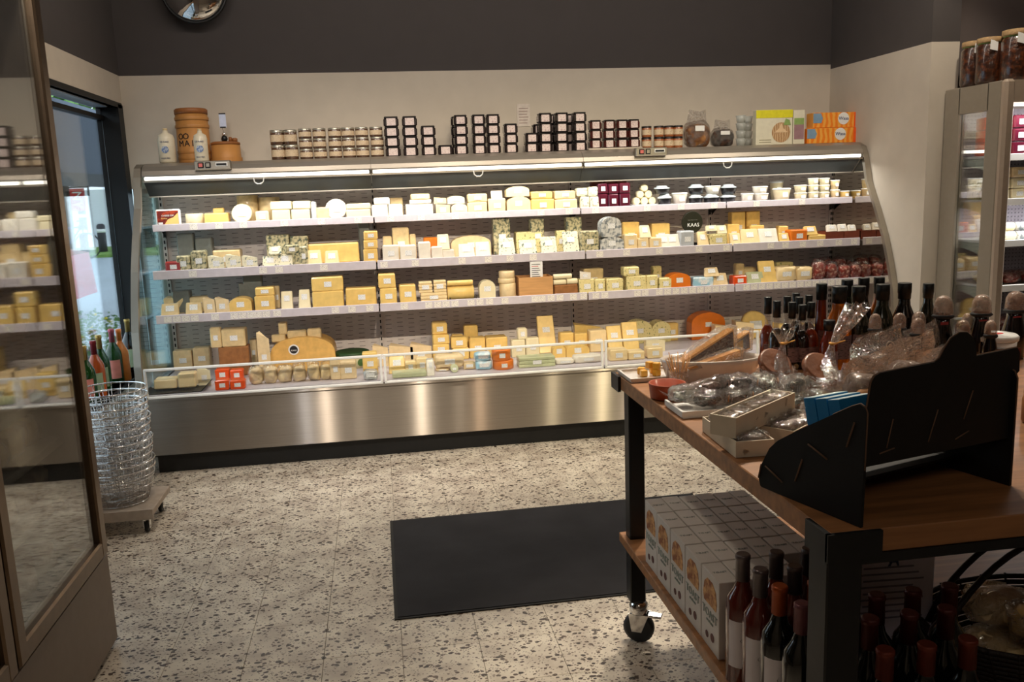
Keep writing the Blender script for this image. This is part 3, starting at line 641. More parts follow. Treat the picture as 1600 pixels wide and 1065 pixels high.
rows(1,"""
blk|glossy red plastic tub|tub|red|258,409,283,424|n=red_tub
blk|clear pack of blue-veined cheese|cheese|bluedk|275,400,297,421;298,392,322,420|n=cheese_pack
wdg|ivory cheese wedge on the black tray|cheese|blue|325,399,350,416;352,397,376,415;378,399,402,413|n=cheese_wedge
sla|silvery labelled blue cheese pack|cheese|blue|409,400,434,414;432,397,457,413;419,385,440,400|n=cheese_pack
blk|mottled cheese piece behind silver packs|cheese|bluedk|445,383,467,400;467,385,481,407|n=cheese_piece
sla|white-labelled yellow cheese slab|cheese|pale|477,391,503,409;506,392,530,407|n=cheese_slab
blk|golden cheese block beside the upright post|cheese|gold|568,389,590,402;568,375,590,389;568,361,590,375|n=cheese_block
blk|white-faced cheese with rounded corners|cheese|white|598,383,623,401;625,383,650,400|n=white_cheese
blkn|bright white cheese slice stack|cheese|white|654,378,673,398;674,385,692,397|n=cheese_stack
sla|narrow cheese slab leaning backwards|cheese|cream|683,366,703,392|n=cheese_slab
blkn|flat white cheese slices at shelf edge|cheese|white|691,390,710,396|n=cheese_slices
sla|white cheese slab before big tan block|cheese|white|716,381,742,395;743,378,767,394|n=cheese_slab
sla|blue-speckled white cheese slab|cheese|blue|779,372,806,389;812,375,839,388;846,370,871,385;881,362,906,385|n=blue_cheese
blk|crumbly blue-veined block|cheese|bluedk|907,361,936,382|n=blue_cheese
rnd|tall grey-veined rind cheese|cheese|marb|940,339,971,370;938,370,975,384|n=veined_cheese
blk|pale yellow small cheese near marbled stack|cheese|pale|976,366,996,384;997,372,1014,383;1015,371,1034,383|n=cheese_piece
sla|upright white and yellow slab|cheese|cream|1000,352,1018,374|n=cheese_slab
sla|wide white slab of a pair|cheese|white|1027,366,1050,381;1040,366,1064,381|n=cheese_slab
blk|silver grey carton below round black sign|carton|grey|1063,361,1085,380|n=carton
sla|small white-labelled pale cheese|cheese|pale|1091,362,1109,379;1142,364,1159,377|n=cheese_piece
blk|yellow cheese with grey label|cheese|herb|1110,366,1136,379|n=cheese_piece
sla|slanted white-labelled slab|cheese|cream|1104,352,1121,366;1121,352,1137,366|n=cheese_slab
sla|large light yellow slab|cheese|pale|1159,358,1189,376|n=cheese_slab
sla|large white slab|cheese|white|1188,357,1217,375|n=cheese_slab
sla|small yellow slab beside white slab|cheese|yel|1219,364,1235,375|n=cheese_slab
blk|orange cheese block with label|cheese|orange|1236,359,1262,374|n=orange_cheese
sla|yellow slab right of orange block|cheese|yel|1257,353,1279,367|n=cheese_slab
blkn|low green-yellow block|cheese|yel|1264,367,1291,373|n=cheese_block
crate|red-brown card tray|tray|dkr|1290,362,1318,372;1319,361,1343,371|n=card_tray d=.14
sla|white packet in red-brown tray|packet|white|1293,351,1309,366;1310,350,1325,366;1326,351,1339,364|n=white_packet
""")
rows(1,"""
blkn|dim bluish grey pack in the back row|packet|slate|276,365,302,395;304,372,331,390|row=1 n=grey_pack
blk|tan cheese in the back row|cheese|tan|332,391,375,404;598,369,612,384;640,366,650,384;613,356,639,384|row=1 n=cheese_piece
blkn|grey-green mottled cheese in the back row|cheese|bluedk|416,367,452,398;453,369,481,390|row=1 n=mottled_cheese
blkn|long golden cheese block|cheese|gold|482,380,561,405|row=1 n=long_block
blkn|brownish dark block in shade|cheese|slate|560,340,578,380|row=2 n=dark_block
blkn|orange cheese behind white slices|cheese|orange|662,371,684,392|row=1 n=orange_cheese
rnd|big tan rounded block|cheese|beige|705,368,767,397|row=1 n=tan_block d=.08
blk|dark blue-green marbled block in shade|cheese|bluedk|771,341,797,372;829,342,850,370;885,339,909,368|row=1 n=marbled_block
blk|yellow-green blue cheese slab behind front slabs|cheese|herb|807,362,848,384;869,360,884,384|row=1 n=blue_slab
blk|golden labelled block in the back row|cheese|gold|973,347,999,372;1019,349,1047,372;1137,350,1156,368;1172,352,1195,368;1217,353,1232,370|row=1 n=golden_block
blk|tall upright golden block|cheese|gold|1144,331,1165,372;1167,330,1188,372|row=2 n=tall_block
""")
rows(2,"""
sla|orange-yellow slab with label|cheese|tan|250,475,279,493;288,473,315,488|n=cheese_slab
wdg|tall narrow tan wedge|cheese|beige|318,464,337,489;336,464,358,488|n=cheese_wedge
rnd|round-topped golden cheese|cheese|gold|358,465,393,485|n=rounded_cheese
blk|golden tan cheese with white label|cheese|gold|398,462,429,482;398,449,428,462|n=cheese_block
sla|upright pale slab|cheese|cream|438,456,457,479;465,453,485,477|n=cheese_slab
blkn|holed yellow cheese block|cheese|yel|488,455,537,477|n=holed_cheese
blk|yellow wrapped cheese on holed block|cheese|yel|486,433,536,454|n=wrapped_cheese
blk|wide golden block with square label|cheese|gold|540,450,588,473|n=wide_block
blk|bright yellow cube with white label|cheese|yel|594,450,620,470;591,428,618,450;624,445,650,468|n=cheese_cube
pack|wrapped pile of cheese slices|cheese|pale|657,457,699,467;654,440,676,457;677,438,698,457|n=slice_pile
log|stacked pale cheese stick in film|cheese|yel|699,446,741,455;699,438,739,446|n=cheese_stick
rnd|small white domed cheese on a mat|cheese|cream|749,438,774,456|n=domed_cheese
whls|round tan boxed cheese in a stack|cheese|beige|782,443,808,460;780,435,807,443;781,424,806,435|n=round_cheese
crate|plain wooden cheese box|box|wood|811,433,864,458|n=wooden_box d=.16
blkn|red-brown flat cheese|cheese|brown|866,445,903,455|n=flat_cheese
log|pale cheese log on flat red cheese|cheese|cream|865,437,885,446;886,435,903,445;865,428,894,437|n=cheese_log
blk|beige mottled block with white label|cheese|herb|905,436,929,452;930,436,946,451;948,435,974,451|n=mottled_block
wdg|whitish wedge on mottled block|cheese|white|906,424,923,436|n=white_wedge
blk|yellow-green flecked cheese|cheese|herb|979,431,1010,450;975,417,999,431;1010,430,1028,447;1030,434,1050,446|n=flecked_cheese
rnd|orange rounded cheese|cheese|orange|1045,427,1079,445|n=orange_cheese
blk|blue and white wrapped cheese|cheese|lblue|1083,433,1115,444|n=wrapped_cheese
sla|slanted tan slab with label|cheese|beige|1115,427,1139,443;1101,418,1125,433|n=cheese_slab
blk|small bright orange pack|cheese|ored|1146,431,1167,442|n=orange_pack
sla|green-edged white pack|cheese|green|1168,425,1195,441|n=cheese_pack
sla|tall yellow slab leaning upright|cheese|yel|1189,408,1216,438|n=tall_slab
fold|pale yellow soft pack on white tray|cheese|pale|1214,417,1245,435;1246,417,1270,433|n=soft_pack
""")
rows(2,"""
bag|clear bag of red-brown cured meat|cured meat|meat|1272,405,1292,430;1293,408,1311,430;1312,411,1330,430;1331,410,1349,430|n=meat_bag
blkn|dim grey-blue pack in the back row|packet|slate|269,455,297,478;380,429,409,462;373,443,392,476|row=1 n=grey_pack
blk|tan cheese in the back row|cheese|tan|296,464,323,482;255,465,288,482;429,447,437,476;1150,412,1163,430;912,420,943,440;1161,418,1182,430|row=1 n=cheese_piece
blk|pale green cheese in the back row|cheese|herb|1020,416,1034,436;1213,410,1240,425|row=1 n=cheese_piece
bag|dark red cured meat bag in back row|cured meat|meat|1283,402,1302,420;1304,400,1324,420;1326,402,1346,420|row=1 n=meat_bag
""")
rows('deck',"""
blk|beige cheese piece at left end|cheese|beige|270,548,300,572;301,543,328,570|n=cheese_piece
blkn|pale yellow slice on black tray|cheese|pale|240,593,276,609;278,583,305,606|y=-.80 b=.453 n=cheese_slice
wdg|narrow pale wedge beside black tray|cheese|cream|309,574,329,603|n=cheese_wedge
blk|orange-red waxed pack|cheese|ored|336,594,358,612;359,594,383,611;336,577,358,594;359,578,380,594|n=orange_pack
blkn|brown card box with label|carton|brown|341,542,389,569|y=-.50 n=card_box
blk|grey-gold cheese tilted on the box|cheese|tan|346,514,383,543;328,512,345,543|y=-.50 n=tilted_cheese
blk|peach-coloured labelled cheese|cheese|beige|390,530,402,568|n=cheese_piece
wdg|tall standing pale wedge|cheese|beige|402,517,421,566|y=-.62 n=standing_wedge
hlf|huge golden half wheel with round badge|cheese|rind|421,527,524,571|y=-.50 n=halved_cheese d=.2
blkn|small tan chunk resting on half wheel|cheese|tan|449,517,479,533;424,523,446,535;435,504,448,523;480,514,502,534|y=-.45 b=px n=cheese_chunk d=.05
bag|wrinkled clear bag of cheese shavings|cheese|beige|388,572,410,606;411,570,433,605;434,570,456,604;457,569,478,603|y=-.79 n=shavings_bag
bag|bag of small cheese chunks|cheese|tan|479,566,500,600;500,566,519,600|y=-.79 n=chunk_bag
blk|tall beige pack in film|cheese|beige|531,564,557,597;516,560,532,597|y=-.80 n=beige_pack
blk|yellow block over silver pack|cheese|yel|566,551,590,577|y=-.72 n=yellow_block
fold|crumpled silver foil pack|packet|silver|568,579,590,599|n=foil_pack
wdg|flat beige wedge behind glass rail|cheese|beige|582,538,606,552;608,538,645,551;641,536,674,549|y=-.50 n=flat_wedge
sla|yellow slab leaning behind glass|cheese|yel|607,558,634,584|y=-.74 n=cheese_slab
blk|white-labelled square cheese behind glass|cheese|pale|633,564,650,582;650,559,669,579|y=-.74 n=square_cheese
blkn|flat greenish pack under slabs|packet|green|613,582,667,592|n=flat_pack
sla|thin leaning white pack|cheese|white|667,561,679,590|n=thin_pack
blk|yellow cheese cube with label|cheese|yel|676,552,702,566;676,538,702,552;676,523,702,538;707,544,733,557;705,527,730,544|y=-.45 n=cheese_cube
blk|golden cheese cube with label|cheese|gold|734,528,759,555;675,505,699,523|y=-.44 n=cheese_cube
fold|crinkled flat pack of sliced cheese|cheese|beige|680,556,726,580;682,580,702,590;725,566,743,585|y=-.76 n=sliced_pack
dsc|grey-cream round cheese in film|cheese|green|697,570,724,586|n=round_cheese y=-.82
""")
rows('deck',"""
blk|orange-topped yellow cheese loaf|cheese|gold|760,527,793,552|y=-.45 n=cheese_loaf
fold|bluish wrapped sliced cheese|cheese|lblue|744,564,770,584;742,552,768,564|y=-.80 n=wrapped_slices
whl|orange and white round tin|tin|orange|772,564,805,582;770,547,800,564|y=-.84 n=round_tin
blk|cream piece with label in mid row|cheese|cream|800,531,821,556;822,528,843,555;809,513,824,531|y=-.50 n=cream_piece
pack|wide pile of pale green cheese packs|cheese|green|811,558,868,582|y=-.82 n=pack_pile
sla|tall yellow slab leaning on the back|cheese|yel|842,496,870,540|y=-.42 n=tall_slab
fold|white crumpled paper cheese pack|cheese|white|869,562,898,577;898,556,942,577|n=paper_pack y=-.80
rnd|golden rounded piece behind glass|cheese|gold|864,540,884,562;885,539,921,560|y=-.60 n=golden_piece
blk|yellow cheese with small label|cheese|yel|875,520,897,545;898,521,919,545|y=-.45 n=cheese_block
wdg|broad yellow wedge|cheese|yel|898,505,938,527|y=-.34 n=broad_wedge
blk|small yellow piece beside broad wedge|cheese|pale|922,516,948,545|y=-.50 n=small_piece
sla|yellow cheese in cling film|cheese|yel|951,511,974,545;975,505,1000,542|y=-.50 n=filmed_cheese
blk|pale yellow block low behind the glass|cheese|pale|953,546,981,571;982,549,1008,568;1012,543,1036,565|y=-.80 n=pale_block
rnd|yellow-green cheese cut in half|cheese|herb|982,501,1019,535;1019,502,1048,535|y=-.30 n=cut_cheese
wdg|small cheese wedge in film on deck|cheese|cream|1010,529,1039,550|y=-.60 n=small_wedge
rnd|large orange cheese with square label|cheese|orange|1081,488,1133,530|y=-.30 n=orange_cheese
wdg|pale wedge before orange cheese|cheese|pale|1118,507,1150,532;1150,501,1178,528|y=-.42 n=pale_wedge
dsc|round yellow cheese standing upright|cheese|yel|1171,486,1198,518|y=-.40 n=round_yellow
blk|dark golden cheese in shade at rear|cheese|gold|676,503,698,525;725,509,747,530;706,523,724,540;1042,505,1060,530|y=-.28 n=dark_golden_cheese
wdg|yellow wedge at the right end|cheese|yel|1215,505,1245,535;1255,505,1285,532;1300,500,1330,530|y=-.5 n=yellow_wedge
""")
# special items in the case
p=hY(262,338,SH[0]['y']+.01)
bxp=empty('cheese_dip_pack',(p.x,SH[0]['y']+.012,SH[0]['z']-.012),'white tray with red and yellow printed sleeve, left end of top shelf','packet')
obj('tray_rim',G().rbox(-.068,.068,0,.03,0,.096,.008),white,bxp); obj('printed_sleeve',G().box(-.058,.058,-.002,0,.010,.088),M('maroon_print',(.42,.10,.08),.5,sc=30,col2=(.62,.22,.10),thr=(.5,.56)),bxp)
obj('yellow_print',G().prism([(-.02,.012),(.057,.012),(.057,.075),(.03,.05),(.0,.04)],'y',-.0035,-.0022),K['yel'],bxp); text('lettering','CHEESE DIP',.013,white,bxp,(0,-.004,.060)); text('lettering','fondue',.012,K['yel'],bxp,(-.02,-.004,.045))
obj('barcode_patch',G().box(-.054,-.030,-.0035,-.0022,.013,.023),white,bxp)
p=hY(1009,314,SH[0]['y']+.05); z0=SH[0]['z']-.012
pt=obj('white_plate',G().lathe([(.05,0),(.095,.012),(.098,.016),(.09,.016),(.05,.006)],24),white,loc=(p.x,SH[0]['y']+.11,z0),label='white plate of cheese rolls on the top shelf',cat='plate')
for i,(dx,dz) in enumerate(((-.052,.011),(0,.011),(.052,.011),(-.027,.052),(.027,.052),(0,.093))):
    o=obj('cheese_roll',G().lathe([(.018,-.03),(.024,-.024),(.024,.024),(.018,.03)],12,axis='y',cz=.0235),K['cream'],loc=(p.x+dx,SH[0]['y']+.10,z0+dz),label='ivory cheese roll on white plate, '+('bottom row left','bottom row middle','bottom row right','middle row left','middle row right','topmost of pyramid')[i],cat='cheese',group='cheese rolls on the plate')
p=hY(1082,360,SH[1]['y']+.10); sg=empty('round_black_sign',(p.x,SH[1]['y']+.10,SH[1]['z']-.012),'round black disc sign with white lettering on second shelf','sign')
q=hY(1082,347,SH[1]['y']+.10); dz=q.z-sg.location.z
obj('disc',G().lathe([(.066,0),(.068,.003),(.068,.014),(.066,.017)],32,axis='y',cz=dz),M('dark_olive_black',(.13,.13,.08),.4),sg); obj('foot',G().box(-.03,.03,.0,.05,0,.022).box(-.004,.004,.006,.012,.02,dz-.05),black,sg)
text('lettering','KAAS',.032,white,sg,(.005,-.001,dz-.018)); text('lettering','van het mes',.013,M('faded_grey_print',(.4,.4,.36),.7),sg,(0,-.001,dz+.014))
p=hY(837,432,SH[2]['y']+.05); 
sg=obj('white_notice_card',G().box(-.038,.038,0,.003,0,.108),white,loc=(p.x,SH[2]['y']+.02,SH[2]['z']+.089),label='tall white printed notice card standing on wooden cheese box',cat='sign')
for k in range(7): obj('print_line',G().box(-.028,.024-.006*(k%3),-.001,0,.018+k*.012,.0215+k*.012),ink if k!=5 else redi,sg)
p=hY(278,609,-.82); obj('black_tray',G().prism([(-.16,.012),(-.15,.0),(.14,0),(.175,.035),(.17,.035),(.138,.005),(-.148,.005),(-.157,.014)],'y',0,.16),black,loc=(p.x-.01,-.865,DECK+.0),label='black curved serving tray holding pale cheese at left end of deck',cat='tray')
p=hY(363,415,SH[1]['y']+.01); obj('black_tray',G().prism([(-.15,.012),(-.14,0),(.14,0),(.155,.02),(.15,.02),(.138,.003),(-.138,.003),(-.145,.014)],'y',0,.11),black,loc=(p.x,SH[1]['y']+.004,SH[1]['z']-.0118),label='black tray under three ivory wedges on the second shelf',cat='tray')
p=hY(459,546,-.50); bd=obj('badge',G().lathe([(.031,0),(.031,.002)],20,axis='y'),white,loc=(p.x,-.508,p.z),label='round white badge with black centre on the half wheel',cat='badge')
obj('black_centre',G().lathe([(.023,-.001),(.023,0)],20,axis='y'),ink,bd); text('lettering','KAAS',.013,white,bd,(0,-.0015,-.004))
hw=[e[0] for e in REG if e[2].startswith('huge golden')][0]; bd.parent=hw; bd.location=(p.x-hw.location.x,-.0025,p.z-hw.location.z); del bd['category']; 
p=hY(549,545,-.5); gb=obj('round_paper_box',G().lathe([(.10,0),(.10,.065)],24),M('cream_print_paper',(.82,.78,.62),.6),loc=(p.x,-.42,DECK),label='round cream cheese box with green emblems and green lid',cat='box')
obj('green_lid',G().lathe([(.102,.064),(.102,.090),(.09,.094)],24),M('bottle_green_lid',(.16,.28,.13),.5),gb)
for a in (-40,-5,30): obj('green_emblem',G().lathe([(.022,-.0015),(.022,.0)],14,axis='y'),M('emblem_green',(.30,.45,.22),.6),gb,(.1005*math.sin(R(a)),-.1005*math.cos(R(a)),.035),(0,0,R(a)))
for i,(a,b) in enumerate(((700,746),)):
    p=hY(723,462,SH[2]['y']+.02); obj('dark_foil_tray',G().prism([(-.085,.022),(-.075,0),(.075,0),(.085,.022),(.08,.022),(.07,.004),(-.07,.004),(-.08,.022)],'y',0,.10),M('dark_foil',(.30,.28,.26),.3,.6,sc=60,bump=.4),loc=(p.x+.004,SH[2]['y']+.008,SH[2]['z']-.0115),label='dark foil tray below pale cheese sticks on third shelf',cat='tray')

# ================================================================ ON TOP OF THE CASE
ZT=1.669
def jar_round(w,h,mt,lid,labc):
    r=w/2; o=obj('glass_jar',G().lathe([(r*.93,0),(r,.003),(r,h*.80),(r*.94,h*.84)],14,cy=0),mt)
    obj('lid',G().lathe([(r*.98,h*.80),(r*1.0,h*.83),(r*1.0,h*.985),(r*.9,h-.0006)],14),lid,o); obj('label_band',G().lathe([(r*1.012,h*.20),(r*1.012,h*.66)],14,cap=False),labc,o); return o
def jar_sq(w,h,mt,labc):
    o=obj('square_jar',G().rbox(-w/2,w/2,-w/2,w/2,0,h*.80,.006),mt); obj('lid',G().rbox(-w*.46,w*.46,-w*.46,w*.46,h*.80,h-.0006,.004),M('dark_lid',(.16,.15,.15),.3,.6),o)
    obj('square_label',G().box(-w*.30,w*.30,-w/2-.0012,-w/2,h*.08,h*.80),labc,o); return o
cream_lab=M('cream_jar_label',(.82,.74,.62),.6,sc=120,col2=(.55,.42,.36),thr=(.60,.64),stretch=(1,1,4)); pinkl=M('pinkish_white_label',(.86,.80,.78),.6,sc=150,col2=(.60,.45,.48),thr=(.58,.62),stretch=(1,1,3))
silv=M('silver_jar_lid',(.80,.78,.72),.3,.8); dkjar=M('dark_preserve',(.12,.08,.08),.2,nz=.1,coat=.8); redjar=M('dark_red_preserve',(.26,.08,.06),.2,nz=.1,coat=.8); orj=M('orange_brown_preserve',(.62,.36,.20),.3,nz=.1,coat=.6)
def stack(proto,cols,y,h,desc,cat,group,z0=ZT,label_rows=True,yy=None):
    n=len(cols); first=True
    for ci,(px,cnt,z_) in enumerate(cols):
        x=hY(px,240,y).x
        for k in range(cnt):
            lv='' if cnt==1 else (['bottom','top'] if cnt==2 else ['bottom','middle','top'] if cnt==3 else ['bottom','second-lowest','second-highest','top'])[k]
            lb=f"{desc}, {ords(ci,n)} column{', '+lv+' one' if lv else ''}"
            loc=(x+random.uniform(-.002,.002),y,z0+k*h)
            if first: o=proto; o.location=loc; first=False; tag(o,lb,cat,group)
            else: o=clone(proto,loc,lb)
j1=jar_round(.078,.085,M('brown_preserve',(.34,.24,.18),.25,coat=.8),silv,cream_lab)
stack(j1,[(435,2,0),(456,2,0)],-.30,.085,'tall cream-labelled jar with silver lid on case top','jar','taller cream-labelled jars on the case')
j2=jar_round(.076,.058,M('brown_preserve',(.34,.24,.18),.25,coat=.8),silv,cream_lab)
stack(j2,[(479,3,0),(501,3,0),(525,3,0),(546,3,0),(567,3,0),(590,3,0)],-.30,.058,'small cream-labelled jar with silver lid','jar','small cream-labelled jars on the case')
js=jar_sq(.088,.0575,dkjar,pinkl)
stack(js,[(614,4,0),(642,4,0),(670,3,0),(696,1,0)],-.29,.0575,'black square jar, group beside the cream jars','jar','first group of black square jars')
js2=jar_sq(.082,.0575,dkjar,pinkl)
stack(js2,[(721,4,0),(749,4,0),(771,4,0),(798,3,0),(830,2,0),(852,4,0),(877,4,0),(905,4,0)],-.29,.0575,'black square jar, group mid case','jar','second group of black square jars')
bj=jar_sq(.080,.0575,dkjar,pinkl)
stack(bj,[(716,4,0),(842,3,0),(866,4,0),(892,4,0)],-.185,.0575,'black square jar standing in rear row','jar','rear row of black square jars')
jr=jar_sq(.072,.056,redjar,pinkl)
obj('white_board',G().rbox(hY(920,228,-.36).x,hY(1004,228,-.36).x,-.36,-.18,ZT,ZT+.010,.002),M('cream_board',(.80,.76,.70),.6),label='thin cream board under the dark red jars on case top',cat='board')
stack(jr,[(930,3,0),(951,3,0),(971,3,0),(989,3,0)],-.31,.056,'dark red square jar on cream board','jar','dark red jars on the board',z0=ZT+.011)
jo=jar_round(.062,.068,orj,M('black_jar_lid',(.12,.10,.09),.4),cream_lab)
stack(jo,[(1010,2,0),(1029,2,0),(1045,2,0),(1059,2,0)],-.31,.068,'small orange-brown jar with dark lid','jar','orange-brown jars on the case')
# bags
def topbag(px0,px1,h,m,lb,nm):
    a,b=hY(px0,230,-.28).x,hY(px1,230,-.28).x; o=obj(nm,G().blob(b-a-.01,.10,h*.62,16,10,.12,30,3),m,loc=((a+b)/2,-.25,ZT),label=lb,cat='bag')
    f=G().blob(b-a,.11,h*.7,16,10,.15,30,8); f.add([(-(b-a)*.4,.0,h*.6),((b-a)*.42,.01,h*.6),((b-a)*.40,.02,h),((b-a)*.1,-.01,h*.93),(-(b-a)*.3,.0,h*1.0)],[(0,1,2,3,4)],0,False)
    obj('clear_bag',f,cello,o); obj('white_tag',G().box(-.03,.03,-.0585,-.0575,h*.42,h*.56),white,o); return o
topbag(1071,1111,.235,M('brown_biscuits',(.66,.46,.26),.6,sc=26,tex='voronoi',col2=(.42,.26,.12),thr=(.2,.7),bump=.6),'tall clear bag of brown biscuits on the case top','biscuit_bag')
topbag(1113,1148,.17,M('dark_dried_fruit',(.30,.20,.14),.5,sc=40,col2=(.14,.09,.07),thr=(.4,.6),bump=.5),'dark brown filled bag right of the biscuit bag','dark_bag')
for i,px in enumerate((1157,1170)):
    x=hY(px,230,-.30+i*.07).x; o=None
    for k in range(4):
        o=obj('clear_tumbler',G().lathe([(.024,0),(.032,.046),(.030,.046),(.022,.004)],14),M('clear_plastic_sheen',(.80,.82,.80),.12,nz=.03,coat=.8,alpha=.45),loc=(x,-.30+i*.09,ZT+k*.047),label=f"clear plastic tumbler, {('front','rear')[i]} stack, {('bottom','second-lowest','second-highest','top')[k]} one",cat='tumbler',group='stacked clear tumblers on the case')
def carton(px0,px1,h,yy,m,lb,nm='carton',z=ZT,d=.05):
    a,b=hY(px0,220,yy).x,hY(px1,220,yy).x; return obj(nm,G().rbox(-(b-a)/2,(b-a)/2,0,d,0,h,.002),m,loc=((a+b)/2,yy,z),label=lb,cat='box'),b-a
bxw=M('white_printed_card',(.87,.85,.76),.5,nz=.03)
o,W=carton(1181,1238,.215,-.33,bxw,'white carton with yellow top band and picture of a dessert bowl')
obj('yellow_band',G().box(-W/2,W/2,-.0015,0,.165,.214),M('lemon_print',(.87,.84,.16),.5),o)
obj('bowl_picture',G().lathe([(.062,-.0015),(.062,0)],24,axis='y',cx=.045,cz=.075),M('caramel_print',(.66,.50,.34),.6,sc=20,tex='wave',col2=(.80,.68,.52),thr=(.3,.7)),o)
obj('swirl_picture',G().prism([(-.0,.075),(.09,.075),(.06,.10),(.045,.13),(.03,.10)],'y',-.003,-.0016),M('cream_swirl_print',(.88,.76,.60),.6),o); obj('leaf_picture',G().prism([(.06,.12),(.11,.12),(.10,.15),(.075,.16)],'y',-.003,-.0016),M('mint_leaf_print',(.55,.66,.38),.6),o)
for k in range(2): obj('print_line',G().box(-.10,-.02,-.0015,0,.014+k*.014,.019+k*.014),M('faint_print',(.62,.60,.50),.7),o)
o,W=carton(1239,1257,.21,-.33,bxw,'narrow white carton with mauve picture beside the dessert carton')
obj('mauve_picture',G().box(-W*.42,W*.42,-.0015,0,.03,.12),M('mauve_print',(.62,.48,.50),.6),o); obj('leaf_picture',G().box(-W*.42,W*.42,-.0015,0,.12,.16),M('mint_leaf_print',(.55,.66,.38),.6),o)
oc=M('orange_printed_box',(.94,.52,.12),.45,sc=9,tex='wave',col2=(.96,.68,.28),thr=(.3,.7))
for i,(a,b,z) in enumerate(((1261,1341,ZT),(1270,1341,ZT+.096))):
    o,W=carton(a,b,.094,-.34+i*.01,oc,'orange cracker box with pale oval logo, '+('lower one','upper one'),z=z,d=.09) if 0 else carton(a,b,.094,-.34+i*.01,oc,'orange cracker box with pale oval logo, '+('lower one','upper one')[i],z=z,d=.09); o['group']='orange cracker boxes'
    obj('logo_oval',G().lathe([(.038,-.0015),(.038,0)],20,axis='y',cx=.05,cz=.055),white,o); o.children[-1].scale=(1,1,1)
    text('lettering','Wasa',.03,navy,o,(.05,-.002,.055)); obj('blue_corner_print',G().prism([(-W/2,.03),(-W/2+.055,.03),(-W/2+.065,.06),(-W/2+.05,.09),(-W/2,.09)],'y',-.0015,0),M('grey_blue_print',(.50,.62,.72),.6),o)
    obj('red_end_print',G().box(W/2-.035,W/2,-.001,0,.001,.093),M('red_orange_print',(.93,.36,.10),.5),o)
# left ornaments
for i,(px0,px1,h,y) in enumerate(((248,275,.185,-.32),(304,326,.175,-.38))):
    a,b=hY(px0,240,y).x,hY(px1,240,y).x; r=(b-a)/2
    o=obj('milk_bottle',G().lathe([(r*.92,0),(r,.01),(r,h*.72),(r*.86,h*.84),(r*.36,h*.91),(r*.26,h)],20),M('milk_white_ceramic',(.88,.84,.74),.4,nz=.02,coat=.3),loc=((a+b)/2,y,ZT),label=('white bottle with blue emblem at the left end of case top','white bottle with blue emblem in front of the wooden tub')[i],cat='bottle',group='white milk bottles')
    obj('blue_emblem',G().lathe([(r*1.01,h*.22),(r*1.01,h*.56)],16,cap=False),navy,o) if 0 else None
    obj('cap',G().lathe([(r*.28,h-.002),(r*.28,h+.008)],12),K['tan'],o)
    obj('blue_emblem',G().lathe([(.020,-.0015),(.020,0)],18,axis='y'),M('washed_blue_print',(.40,.48,.66),.6,sc=120,col2=(.72,.76,.80),thr=(.45,.55)),o,(0,-r*1.0,h*.40)); text('lettering','DE KAAS',.012,navy,o,(0,-r-.001,h*.63)); text('lettering','MELK VERS',.010,navy,o,(0,-r-.001,h*.14))
bent=M('bentwood_honey',(.74,.52,.28),.5,sc=9,nz=.12,stretch=(1,1,.3))
a,b=hY(275,230,-.22).x,hY(327,230,-.22).x; r=(b-a)/2; x=(a+b)/2
o=obj('tall_wooden_tub',G().lathe([(r*1.02,0),(r,.01),(r*.97,.28)],28),bent,loc=(x,-.05-r-.03,ZT),label='tall bentwood tub with stencilled black letters at left',cat='tub')
obj('lid',G().lathe([(r*1.0,.28),(r*1.0,.305),(r*.9,.312)],28),M('dark_honey_wood',(.58,.36,.18),.5),o)
for z in (.02,.055,.20,.245): obj('wooden_hoop',G().lathe([(r*1.015,z),(r*1.025,z+.002),(r*1.025,z+.016),(r*1.015,z+.018)],28,cap=False),bent,o)
for s_,zz,dx in (('OO',.150,-.045),('MALT',.110,.0)):
    for k,ch in enumerate(s_):
        ang=(-.62+k*.40) if s_=='MALT' else (-.62+k*.36); text('letter',ch,.048,ink,o,(r*1.006*math.sin(ang),-r*1.006*math.cos(ang),zz),(R(90),0,ang))
a,b=hY(326,240,-.26).x,hY(375,240,-.26).x; r=(b-a)/2; x=(a+b)/2
o=obj('low_wooden_tub',G().lathe([(r*1.02,0),(r*.96,.012),(r*.93,.10)],28),bent,loc=(x,-.05-r-.05,ZT),label='low bentwood tub with lid next to the tall tub',cat='tub')
obj('lid',G().lathe([(r*.95,.10),(r*.95,.112),(r*.8,.118)],28),M('dark_honey_wood',(.58,.36,.18),.5),o); obj('wooden_hoop',G().lathe([(r*1.03,.004),(r*1.03,.026)],28,cap=False),bent,o)
obj('wooden_peg',G().lathe([(.014,.117),(.016,.135),(.008,.14)],12,cx=.055),M('dark_honey_wood',(.58,.36,.18),.5),o); obj('wooden_peg',G().lathe([(.010,.117),(.011,.140),(.006,.145)],12,cx=.03),M('dark_honey_wood',(.58,.36,.18),.5),o)
cl=empty('card_clip',(hY(346,200,-.26).x,-.05-r-.05,ZT+.118),'black ball card clip holding small white sign on low tub','card holder')
obj('ball',G().lathe([(.004,0),(.016,.006),(.019,.018),(.014,.032),(.005,.038)],14),black,cl); obj('silver_collar',G().lathe([(.009,.034),(.010,.05),(.004,.054)],12),chrome,cl); obj('wire',G().tube([(0,0,.05),(-.006,0,.075),(-.003,0,.085)],.0015),chrome,cl)
obj('card',G().box(-.020,.018,-.002,0,.082,.165),M('pale_blue_card',(.80,.84,.94),.6),cl); obj('dark_clip',G().box(-.018,.014,-.004,.003,.080,.088),ink,cl); obj('top_strip',G().box(-.020,.018,-.003,-.002,.158,.165),ink,cl)
